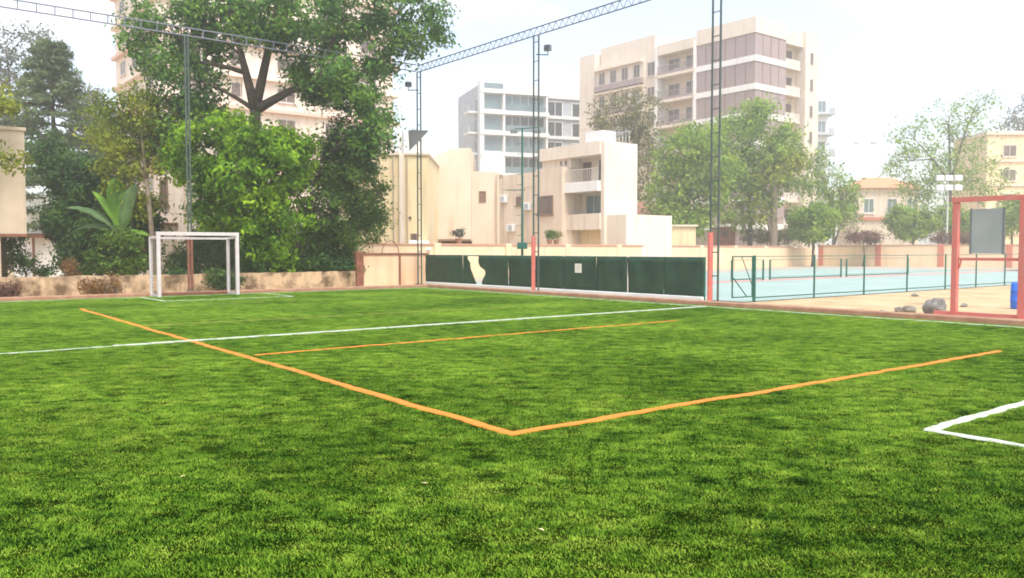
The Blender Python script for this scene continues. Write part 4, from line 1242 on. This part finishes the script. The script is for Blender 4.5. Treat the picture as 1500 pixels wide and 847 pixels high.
# --- modern two-storey house
def modern_house():
    Y = 58.0
    c = at(885, 366, Y)
    t = thing('modern_house', 'cream modern house with recessed balconies behind the court wall', 'house', (c.x, c.y, -0.05), ANG)
    H = hgt(206, Y) + .05
    y1, y2 = 3.75, 6.7
    zA0, zA1 = hgt(263, Y), hgt(224, Y)         # upper loggia
    zB0, zB1 = hgt(311, Y), hgt(278, Y)         # lower loggia
    zC0, zC1 = 0.0, hgt(335, Y)
    xw = 3.3
    dp = 1.4                                      # loggia depth
    boxpart(t, 'rear_wall', 'cream2', dp, xw, .35, 7.4, 0, H - .02)
    boxpart(t, 'gable_wall', 'cream2', 0, xw, 0, .35, 0, H)
    boxpart(t, 'roof_band', 'cream2', -.12, dp, .352, 6.9, zA1, H + .02)
    boxpart(t, 'balcony_slab', 'white', -.35, dp, .352, y1, zB1, zA0)
    boxpart(t, 'balcony_parapet', 'cream2', -.1, .15, .352, y1, zC1, zB0)
    boxpart(t, 'floor_slab', 'cream2', .15, dp, .352, y1, zC1, zC1 + .3)
    boxpart(t, 'pier', 'cream2', 0, dp, y1 - .35, y1, 0, zC1)
    boxpart(t, 'ground_wall', 'yellow', .9, dp, .352, y1 - .35, 0, zC1)
    window(t, 'L', dp, .7, 2.0, zA0 + .02, zA1 - .1, 'frame', 'brownglass', 1, .08, .06, False, 'balcony_door')
    window(t, 'L', dp, 2.75, 3.6, zA0 + .02, zA1 - .25, 'brownframe', 'brownglass', 0, .07, .06, False, 'balcony_door')
    rl = MB()
    for i in range(18):
        yy = .45 + (y1 - .6) * i / 17
        rl.box(-.30, -.27, yy - .012, yy + .012, zA0, zA0 + .85)
    rl.box(-.32, -.25, .4, y1 - .1, zA0 + .85, zA0 + .9)
    rl.build('balcony_rail', 'frame', t)
    window(t, 'L', dp, .6, 1.35, zB0 - .9, zB1 - .15, 'brownframe', 'brownglass', 1, .06, .06, False)
    window(t, 'L', dp, 1.6, 3.3, zB0 - .9, zB1 - .1, 'greypost', 'blueglass', 1, .09, .06, False)
    # projecting left wing
    hw = hgt(243, 60.5)
    boxpart(t, 'wing_wall', 'cream', -.55, dp, y1 + .002, y2, 0, hw)
    boxpart(t, 'upper_wall', 'cream2', .25, dp, y1 + .002, 6.9, hw, zA1)
    window(t, 'L', -.55, y1 + 1.0, y1 + 2.75, hgt(312, 60.5), hgt(284, 60.5), 'brownframe', 'brownglass', 2, .07, .06)
    window(t, 'L', .25, y1 + .3, y1 + .62, hw + .12, zA1 - .1, 'frame', 'brownglass', 0, .05, .05, False)
    window(t, 'L', .25, y1 + .85, y1 + 1.15, hw + .12, zA1 - .1, 'frame', 'brownglass', 0, .05, .05, False)
    # long lower wing further left
    hl = hgt(250, 63)
    boxpart(t, 'long_wing_wall', 'cream', -.2, 4.0, y2 + .002, 12.4, 0, hl)
    for yy in (6.95, 11.2):
        MB().tube((-.28, yy, 0), (-.28, yy, hl - .1), .05, None, 6).build('drain_pipe', 'pipe', t)
    MB().box(-.45, -.2, 7.2, 8.6, 2.0, 2.12).build('ledge', 'coping', t)
    # lower front annexe
    boxpart(t, 'annexe_wall', 'cream2', .3, 5.0, -1.8, -.002, 0, hgt(313, 57))
    for (yy, zz) in ((7.6, 4.6), (9.6, 3.0), (10.6, 5.3)):
        ac = MB().bev(-.55, -.2, yy, yy + .8, zz, zz + .55, .03).build('air_conditioner', 'palegrey', t)
        MB().box(-.556, -.551, yy + .08, yy + .5, zz + .08, zz + .46).build('grille', 'greyconc', ac)
        MB().tube((-.24, yy + .9, zz + .1), (-.24, yy + .9, 0), .018, None, 5).build('drain_hose', 'pipe', t)
    MB().path([(-.3, 7.0, 6.4), (-.3, 9.5, 6.15), (-.3, 12.2, 6.5)], [.012] * 3, 5).build('cable', 'lampgrey', t)
    window(t, 'L', -.2, 8.9, 9.5, 5.0, 5.7, 'brownframe', 'brownglass', 1, .05, .05)
    # roof room and railing
    boxpart(t, 'stair_room', 'palegrey', 1.2, 2.6, 1.5, 3.2, H - .02, H + 1.0)
    r2 = MB()
    for i in range(10):
        r2.box(2.75 + .0, 2.79, .3 + .32 * i, .34 + .32 * i, H - .02, H + .9)
    r2.box(2.74, 2.80, .3, 3.3, H + .9, H + .96)
    r2.build('roof_rail', 'greyconc', t)
modern_house()

# --- slant-topped plain house
def slant_house():
    Y = 50.0
    a, b, c2 = at(612, 366, Y), at(690, 366, Y), at(731, 366, Y + 2.2)
    t = thing('slant_house', 'plain beige house with slanting parapet left of the modern house', 'house', (a.x, a.y, -0.05))
    x1 = b.x - a.x
    hz = lambda py: hgt(py, Y) + .05
    xa, xb = at(628, 366, Y).x - a.x, at(660, 366, Y).x - a.x
    z_open = hz(353)
    xo = at(645, 366, Y).x - a.x
    # gable wall above the opening
    prof = [(0, z_open), (x1, z_open), (x1, hz(217)), (xb, hz(218)), (xa, hz(234)), (0, hz(236))]
    dp = 7.0
    vs = [(x, 0, z) for x, z in prof] + [(x, dp, z) for x, z in prof]
    n = len(prof)
    fs = [tuple(range(n)), tuple(range(2 * n - 1, n - 1, -1))] + [(i, i + n, (i + 1) % n + n, (i + 1) % n) for i in range(n)]
    MB().add(vs, fs).build('upper_wall', 'cream', t)
    boxpart(t, 'side_wall', 'cream', 0, xo, 0, dp, 0, z_open - .002)
    boxpart(t, 'carport_back', 'recess_shade', xo, x1, 1.6, dp, 0, z_open - .002)  # back wall coloured dark to give the carport its shade
    boxpart(t, 'carport_lip', 'brownframe', xo - .1, x1, -.25, -.002, z_open - .02, z_open + .1)
    x2 = c2.x - a.x
    boxpart(t, 'side_block', 'cream', x1 + .002, x2, 1.2, dp, 0, hgt(250, Y + 1.2))
    window(t, 'R', 1.2, at(702, 366, Y + 1.2).x - a.x, at(712, 366, Y + 1.2).x - a.x, hgt(295, Y + 1.2), hgt(279, Y + 1.2), 'brownframe', 'brownframe', 0, .05, .05, False)
    MB().tube((x2 - .1, 1.1, 0), (x2 - .1, 1.1, hgt(252, Y)), .06, None, 6).build('drain_pipe', 'pipe', t)
    boxpart(t, 'roof_room', 'white', at(708, 366, Y + 4).x - a.x, at(737, 366, Y + 4).x - a.x, 3, 6, hgt(250, Y + 1.2) - .02, hgt(222, Y + 3))
slant_house()

# --- yellow cream house at the corner
def corner_house():
    Y = 44.0
    a, b = at(490, 366, Y), at(627, 366, Y)
    t = thing('corner_house', 'yellow cream house with drain pipes behind the corner post', 'house', (a.x, a.y, -0.05))
    W_ = b.x - a.x
    H = hgt(226, Y)
    X = lambda px: at(px, 366, Y).x - a.x
    boxpart(t, 'wall', 'yellow', 0, W_, 0, 7, 0, H)
    boxpart(t, 'parapet_cap', 'cream2', -.1, W_ + .1, -.1, 7.1, H + .002, H + .12)
    boxpart(t, 'pilaster', 'cream2', X(586), X(593), -.16, -.002, 0, H - .002)
    for px in (578, 598):
        MB().tube((X(px), -.08, 0), (X(px), -.08, H - .1), .045, None, 6).build('drain_pipe', 'pipe', t)
    window(t, 'R', 0, X(602), X(611), hgt(353, Y), hgt(341, Y), 'brownframe', 'brownglass', 0, .05, .05)
    window(t, 'R', 0, X(598), X(603), hgt(320, Y), hgt(316, Y), 'brownframe', 'brownglass', 0, .03, .05, False)
    MB().add([(X(600), -.002, hgt(350, Y)), (X(628), -.002, hgt(352, Y)), (X(634), -1.1, hgt(364, Y)), (X(600), -1.1, hgt(363, Y)), (X(600), -.002, hgt(352, Y)), (X(628), -.002, hgt(354, Y)), (X(634), -1.1, hgt(365.5, Y)), (X(600), -1.1, hgt(364.5, Y))],
             [(0, 1, 2, 3), (7, 6, 5, 4), (0, 4, 5, 1), (1, 5, 6, 2), (2, 6, 7, 3), (3, 7, 4, 0)]).build('awning', 'white', t)
    # white rooftop tank room
    boxpart(t, 'roof_room', 'white', X(574), X(606), 2.5, 6, H + .12, hgt(190, Y + 2.5))
    MB().tube((X(583), 2.35, H + .1), (X(583), 2.35, hgt(192, Y + 2.5)), .06, None, 6).build('vent_pipe', 'greyconc', t)
    MB().bev(X(594), X(602), 2.9, 3.5, hgt(190, Y + 2.5), hgt(184, Y + 2.5), .05).build('water_tank', 'greyconc', t)
corner_house()

# --- buildings behind the left shrubs
def left_buildings():
    Y = 30.5
    a = at(40, 366, Y)
    t = thing('beige_annex', 'beige overhanging annex block on columns at the edge of the trees', 'building', (a.x, a.y, -0.05), R(33))
    z0 = hgt(346, Y) + .05; z1 = hgt(192, Y) + .05
    boxpart(t, 'upper_block', 'beige', -5, 0, 0, 4.5, z0, z1)
    boxpart(t, 'parapet_cap', 'beige', -5, .06, -.06, 4.55, z1 + .002, z1 + .12)
    boxpart(t, 'soffit_band', 'brownpaint', -5, 0, -.03, -.002, z0 - .02, z0 + .08)
    for xc in (-.95, -4.0):
        MB().bev(xc - .13, xc + .13, .1, .36, 0, z0 - .002, .02).build('column', 'beige', t)
    boxpart(t, 'rear_wall', 'recess_shade', -5, -.5, 4.2, 4.45, 0, z0 - .002)  # shade below the overhang put into this wall's colour
    MB().tube((-1.1, -.05, z0 + .1), (-1.1, -.05, z1 - .1), .04, None, 6).build('drain_pipe', 'pipe', t)
    # white house
    Y = 46.0
    a = at(20, 366, Y); b = at(150, 366, Y)
    t = thing('white_house', 'white walled house with a brown ledge glimpsed behind the dark shrubs', 'house', (a.x, a.y, -0.05))
    W_ = b.x - a.x
    boxpart(t, 'wall', 'white', 0, W_, 0, 6, 0, hgt(285, Y))
    boxpart(t, 'ledge', 'brownpaint', .6, W_ - .4, -.5, -.002, hgt(347, Y), hgt(341, Y))
    boxpart(t, 'ledge_post', 'brownpaint', 1.25, 1.35, -.4, -.3, 0, hgt(347, Y) - .002)
    window(t, 'R', 0, 2.6, 3.6, hgt(330, Y), hgt(300, Y), 'frame', 'brownglass', 1)
    # cream house behind the goal
    Y = 43.0
    a = at(214, 366, Y); b = at(345, 366, Y)
    t = thing('cream_house', 'cream house with a tall column seen behind the goal and leaning tree', 'house', (a.x, a.y, -0.05))
    W_ = b.x - a.x
    X = lambda px: at(px, 366, Y).x - a.x
    boxpart(t, 'wall', 'cream2', X(232), W_, 0, 6, 0, hgt(212, Y))
    boxpart(t, 'corner_column', 'cream2', X(262), X(273), -.35, -.002, 0, hgt(225, Y))
    boxpart(t, 'lean_to_wall', 'beige', X(222), X(262), -.8, -.002, 0, hgt(330, Y))
    boxpart(t, 'lean_to_roof', 'brownpaint', X(220), X(266), -1.0, -.002, hgt(330, Y) + .002, hgt(326, Y))
    MB().add([(X(284), -1.4, hgt(352, Y)), (X(345), -1.4, hgt(372, Y)), (X(345), -.01, hgt(366, Y)), (X(284), -.01, hgt(346, Y)), (X(284), -1.4, hgt(355, Y)), (X(345), -1.4, hgt(375, Y)), (X(345), -.01, hgt(369, Y)), (X(284), -.01, hgt(349, Y))],
             [(0, 1, 2, 3), (7, 6, 5, 4), (0, 4, 5, 1), (1, 5, 6, 2), (2, 6, 7, 3), (3, 7, 4, 0)]).build('sloping_roof', 'brownpaint', t)
    window(t, 'R', 0, X(236), X(248), hgt(300, Y), hgt(262, Y), 'brownframe', 'brownglass', 1, .06)
    # shed under the trees
    Y = 42.0
    a = at(405, 366, Y); b = at(486, 366, Y)
    t = thing('garden_shed', 'shaded pale shed with a dark doorway under the feathery tree', 'shed', (a.x, a.y, -0.05))
    X = lambda px: at(px, 366, Y).x - a.x
    boxpart(t, 'wall', 'greyconc', 0, b.x - a.x, 0, 3, 0, hgt(345, Y))
    boxpart(t, 'doorway', 'recess_shade', X(424), X(444), -.03, -.002, 0, hgt(353, Y))  # flat dark sheet painted as a shaded opening, no hole behind
    boxpart(t, 'roof', 'brownpaint', -.2, b.x - a.x + .2, -.3, 3.2, hgt(345, Y) + .002, hgt(341, Y))
left_buildings()

# --- yellow wall block, brick kiosk, orange roof house, far right building
def small_blocks():
    Y = 70.0
    a, b = at(944, 366, Y), at(1019, 366, Y)
    t = thing('yellow_outhouse', 'low yellow flat roofed outhouse between modern house and leafy tree', 'outhouse', (a.x, a.y, -0.05))
    boxpart(t, 'wall', 'yellow', 0, b.x - a.x, 0, 4, 0, hgt(331, Y))
    boxpart(t, 'roof_slab', 'cream2', -.15, b.x - a.x + .15, -.2, 4.1, hgt(331, Y) + .002, hgt(328.5, Y))
    window(t, 'R', 0, 1.2, 2.2, 1.9, 2.7, 'brownframe', 'brownglass', 1)
    Y = 76.0
    a, b = at(926, 366, Y), at(952, 366, Y)
    t = thing('red_roofed_shed', 'red tiled shed roof behind the right corner of the modern house', 'shed', (a.x, a.y, -0.05))
    w_ = b.x - a.x + 1
    z0, z1 = hgt(318, Y), hgt(288, Y)
    boxpart(t, 'wall', 'redbrick', 0, w_, 0, 3, 0, z0)
    MB().add([(-.2, -.3, z0 + .005), (w_ + .6, -.3, z0 - 0.6), (w_ + .2, 3.2, z1 - .8), (-.2, 3.2, z1), (-.2, -.3, z0 + .15), (w_ + .6, -.3, z0 - .45), (w_ + .2, 3.2, z1 - .65), (-.2, 3.2, z1 + .15)],
             [(0, 3, 2, 1), (4, 5, 6, 7), (0, 1, 5, 4), (1, 2, 6, 5), (2, 3, 7, 6), (3, 0, 4, 7)]).build('roof', 'redbrick', t)
    Y = 80.0
    a, b = at(1050, 366, Y), at(1077, 366, Y)
    t = thing('brick_kiosk', 'small red brick kiosk behind the court wall by the open post', 'kiosk', (a.x, a.y, -0.05))
    boxpart(t, 'wall', 'redbrick', 0, b.x - a.x, 0, 2, 0, hgt(333, Y))
    boxpart(t, 'roof_slab', 'coping', -.1, b.x - a.x + .1, -.1, 2.1, hgt(333, Y) + .002, hgt(331, Y))
    window(t, 'R', 0, .5, 1.0, hgt(345, Y), hgt(338, Y), 'brownframe', 'brownglass', 0, .05)
    Y = 108.0
    a, b = at(1252, 366, Y), at(1345, 366, Y)
    t = thing('orange_roofed_house', 'cream house with orange tiled hip roof beyond the court end wall', 'house', (a.x, a.y, -0.05))
    w_ = b.x - a.x
    z0, z1 = hgt(275, Y), hgt(262, Y)
    boxpart(t, 'wall', 'cream2', 0.4, w_, 0, 7, 0, z0)
    MB().add([(-.1, -.6, z0 + .003), (w_ + .5, -.6, z0 + .003), (w_ + .5, 7.6, z0 + .003), (-.1, 7.6, z0 + .003), (2.6, 3.5, z1 + .5), (w_ - 2.2, 3.5, z1 + .5)],
             [(0, 3, 2, 1), (0, 1, 5, 4), (1, 2, 5), (2, 3, 4, 5), (3, 0, 4)]).build('roof', 'rooftile', t)
    for s in (1.0, 4.0, 6.6):
        window(t, 'R', 0, s, s + 1.4, hgt(312, Y), hgt(290, Y), 'white', 'blueglass', 1, .1)
    boxpart(t, 'porch_band', 'redwall', .4, w_, -.3, -.002, hgt(322, Y), hgt(318, Y))
    Y = 118.0
    a = at(1442, 366, Y)
    t = thing('pale_yellow_block', 'pale yellow two storey block behind the wide tree at the gate', 'building', (a.x, a.y, -0.05))
    H = hgt(197, Y)
    boxpart(t, 'wall', 'yellow', 0, 16, 0, 9, 0, H)
    boxpart(t, 'roof_cap', 'cream2', -.2, 16.2, -.3, 9.2, H + .002, H + .5)
    for k in range(4):
        z = H - 3.2 - 3.4 * k
        boxpart(t, 'floor_band', 'cream2', -.1, 16.1, -.25, -.002, z - .6, z - .3)
        for s in (2.2, 6.0, 10.0):
            window(t, 'R', 0, s, s + 2.0, z + .1, z + 1.8, 'frame', 'brownglass', 1, .12)
small_blocks()

# ------------------------------------------------------------------ masts and lamps
def green_mast():
    q = q_on(765, 3.2)
    b = W(3.2, q)
    t = thing('green_mast', 'slim green lamp mast with climbing rungs behind the green screen fence', 'mast', (b.x, b.y, -0.04))
    H = hgt(186, b.y)
    MB().tube((0, 0, 0), (0, 0, H), .055, .035, 8).build('pole', 'greensteel', t)
    me = MB().tube((-.22, 0, 0), (.0, 0, 0), .011, None, 5).mesh('rung', 'greensteel')
    z = 1.7
    while z < H - .4:
        link('rung', me, t, (0, 0, z)); z += .40
    z = hgt(277, b.y)
    MB().tube((-.65, 0, z), (.12, 0, z), .018, None, 6).build('cross_arm', 'greensteel', t)
    MB().tube((-.35, 0, H - .05), (.62, 0, H + .02), .018, None, 6).build('lamp_arm', 'greensteel', t)
    for x in (-.33, .60):
        MB().bev(x - .14, x + .14, -.1, .1, H - .2, H - .07, .03).build('lamp_head', 'lampgrey', t)
    z = hgt(359, b.y)
    MB().bev(-.2, .2, -.18, .12, z - .12, z + .14, .02).build('switch_box', 'greensteel', t)
green_mast()

def court_mast():
    Y = 84.0
    b = gp(1388, Y)
    t = thing('floodlight_mast', 'tall mast with six bright floodlights in two rows', 'floodlight', b)
    z = hgt(268, Y) - b.z
    MB().tube((0, .2, 0), (0, .2, z + .6), .11, .08, 8).build('pole', 'greypost', t)
    k = Y / FPX
    for dz in (6 * k, -8 * k):
        MB().beam((-1.4, .1, z + dz), (1.4, .1, z + dz), .06, .06).build('cross_bar', 'greypost', t)
    for dx in (-14, -1, 13):
        for dz in (7, -7):
            o = MB().bev(dx * k - .38, dx * k + .38, -.18, .1, z + dz * k - .28, z + dz * k + .28, .06).build('lamp_housing', 'palegrey', t)
            MB().box(dx * k - .32, dx * k + .32, -.21, -.185, z + dz * k - .22, z + dz * k + .22).build('lens', 'lamplens', o)
court_mast()

def street_lamp():
    Y = 120.0
    b = gp(1264, Y)
    t = thing('street_lamp', 'faint far street lamp with two raised arms against the sky', 'street lamp', b)
    z = hgt(216, Y) - b.z
    MB().tube((0, 0, 0), (0, 0, z), .11, .07, 8).build('pole', 'palegrey', t)
    k = Y / FPX
    for s in (-1, 1):
        MB().path([(0, 0, z), (s * 5 * k, 0, z + 3 * k), (s * 11 * k, 0, z + 6 * k)], [.06, .05, .045], 6).build('arm', 'palegrey', t)
        MB().bev(s * 12 * k - .35, s * 12 * k + .35, -.15, .15, z + 5.5 * k, z + 7.5 * k, .04).build('lamp_head', 'greyconc', t)
street_lamp()

# ------------------------------------------------------------------ small things
def rock(label, px, py, wpx, hpx, m, seed, name='rock', group=None):
    g_ = ground(px, py)
    k = g_.y / FPX
    rng = np.random.default_rng(seed)
    import bmesh
    bm = bmesh.new()
    bmesh.ops.create_icosphere(bm, subdivisions=3, radius=1.0)
    offs = rng.normal(size=(6, 3))
    for v in bm.verts:
        d_ = sum(math.sin(3.1 * v.co.dot(Vector(o)) + i) for i, o in enumerate(offs)) / 14
        v.co *= 1 + d_ + rng.uniform(-.02, .02)
        v.co.x *= wpx * k / 2; v.co.y *= wpx * k * .45; v.co.z *= hpx * k * .62
        v.co.z += hpx * k * .38
    me = bpy.data.meshes.new(name); bm.to_mesh(me); bm.free()
    me.materials.append(M[m])
    o = link(name, me, None, (g_.x, g_.y, -0.05))
    tag(o, label, 'rock', group)
rock('large dark grey boulder on the sandy earth left of the gate frame', 1369, 458, 30, 24, 'rockdark', 61, 'boulder')
rock('smaller pale rubble stone left of the dark boulder', 1332, 455, 18, 11, 'rock', 62)
rock('flat pale rubble stone at the end of the rubble row', 1318, 454, 14, 8, 'rock', 63)
rock('small brown stone on the sand inside the gate frame', 1412, 447, 10, 5, 'rock', 64)
rock('pale stone lying near the green court fence', 1340, 432, 10, 5, 'rock', 65)
rock('little stone beside the kerb in front of the rubble', 1292, 456, 12, 5, 'rock', 66)

def barrel():
    g_ = ground(1489, 450)
    t = thing('barrel', 'bright blue plastic barrel standing behind the gate post', 'barrel', (g_.x, g_.y, -0.05))
    pr = [(0, .0), (.15, .0), (.17, .04), (.175, .2), (.185, .22), (.175, .24), (.175, .46), (.185, .48), (.175, .5), (.165, .66), (.14, .70), (0, .70)]
    n = 18
    vs, fs = [], []
    for r_, z_ in pr:
        for k in range(n):
            vs.append((r_ * .85 * math.cos(6.28318 * k / n), r_ * .85 * math.sin(6.28318 * k / n), z_))
    for i in range(len(pr) - 1):
        for k in range(n):
            j = (k + 1) % n
            fs.append((i * n + k, i * n + j, (i + 1) * n + j, (i + 1) * n + k))
    MB().add(vs, fs).build('body', 'blue', t, smooth=True)
    MB().tube((.07, 0, .695), (.07, 0, .73), .03, None, 8).build('bung', 'whitepaint', t)
    MB().box(-.05, .05, -.156, -.142, .27, .43).build('label_patch', 'whiteboard', t)
barrel()

def pot_plant(label, px, Y, ztop, m, seed):
    b = at(px, 366, Y); 
    t = thing('potted_plant', label, 'potted plant', (b.x, b.y, ztop))
    MB().tube((0, 0, 0), (0, 0, .28), .13, .19, 10).build('pot', 'pot', t)
    link('foliage', crown_mesh('foliage', m, [(Vector((0, 0, .55)), (.3, .3, .28), 1)], 14, 30, .14, .12, seed), t)
def on_wall_Y(px):
    # depth of the court back wall line at column px
    a, b = W(1.0, 8.0), W(55.0, 16.8)
    k = (px - 750) / FPX
    dd = b - a
    s = (k * a.y - a.x) / (dd.x - k * dd.y)
    return a.y + dd.y * s
for i, (px, lab, m) in enumerate([(805, 'bushy potted plant on the court wall below the brown window', 'lf_dark'), (815, 'smaller potted plant right of its bushy neighbour on the court wall', 'lf_olive'), (672, 'white flowering potted plant on the wall in front of the carport', 'lf_grey')]):
    pot_plant(lab, px, on_wall_Y(px), 1.72 + (.11 if i != 9 else 0), m, 70 + i)

# stray dry leaves on the turf
lm = MB().add([(-.035, 0, .0), (0, .016, .008), (.035, .002, .004), (0, -.016, .008)], [(0, 3, 1), (3, 2, 1)]).mesh('fallen_leaf', 'dryleaf')
rnd = random.Random(9)
for px, py in [(622, 712), (793, 781), (268, 702), (1158, 508), (1380, 508)]:
    g_ = ground(px, py)
    o = link('fallen_leaf', lm, None, (g_.x, g_.y, 0.018), rnd.uniform(0, 6.28))
    o.scale = (.62, .62, .62)
    tag(o, 'small pale dry leaf lying on the green turf', 'leaf', 'dry leaves scattered on the turf')

# ------------------------------------------------------------------ hazy air
def haze():
    o = MB().box(-430, 430, -430, 430, -1.1, 48).build('haze', None)
    m = bpy.data.materials.new('haze_air'); m.use_nodes = True
    t = m.node_tree; t.nodes.clear()
    oo = t.nodes.new('ShaderNodeOutputMaterial')
    pv = t.nodes.new('ShaderNodeVolumePrincipled')
    pv.inputs['Color'].default_value = (0.985, 0.98, 0.95, 1)
    pv.inputs['Density'].default_value = 0.0025
    pv.inputs['Anisotropy'].default_value = 0.6
    t.links.new(pv.outputs[0], oo.inputs['Volume'])
    o.data.materials.append(m)
    tag(o, 'pale hazy air over the whole place', 'haze', None, 'stuff')
haze()
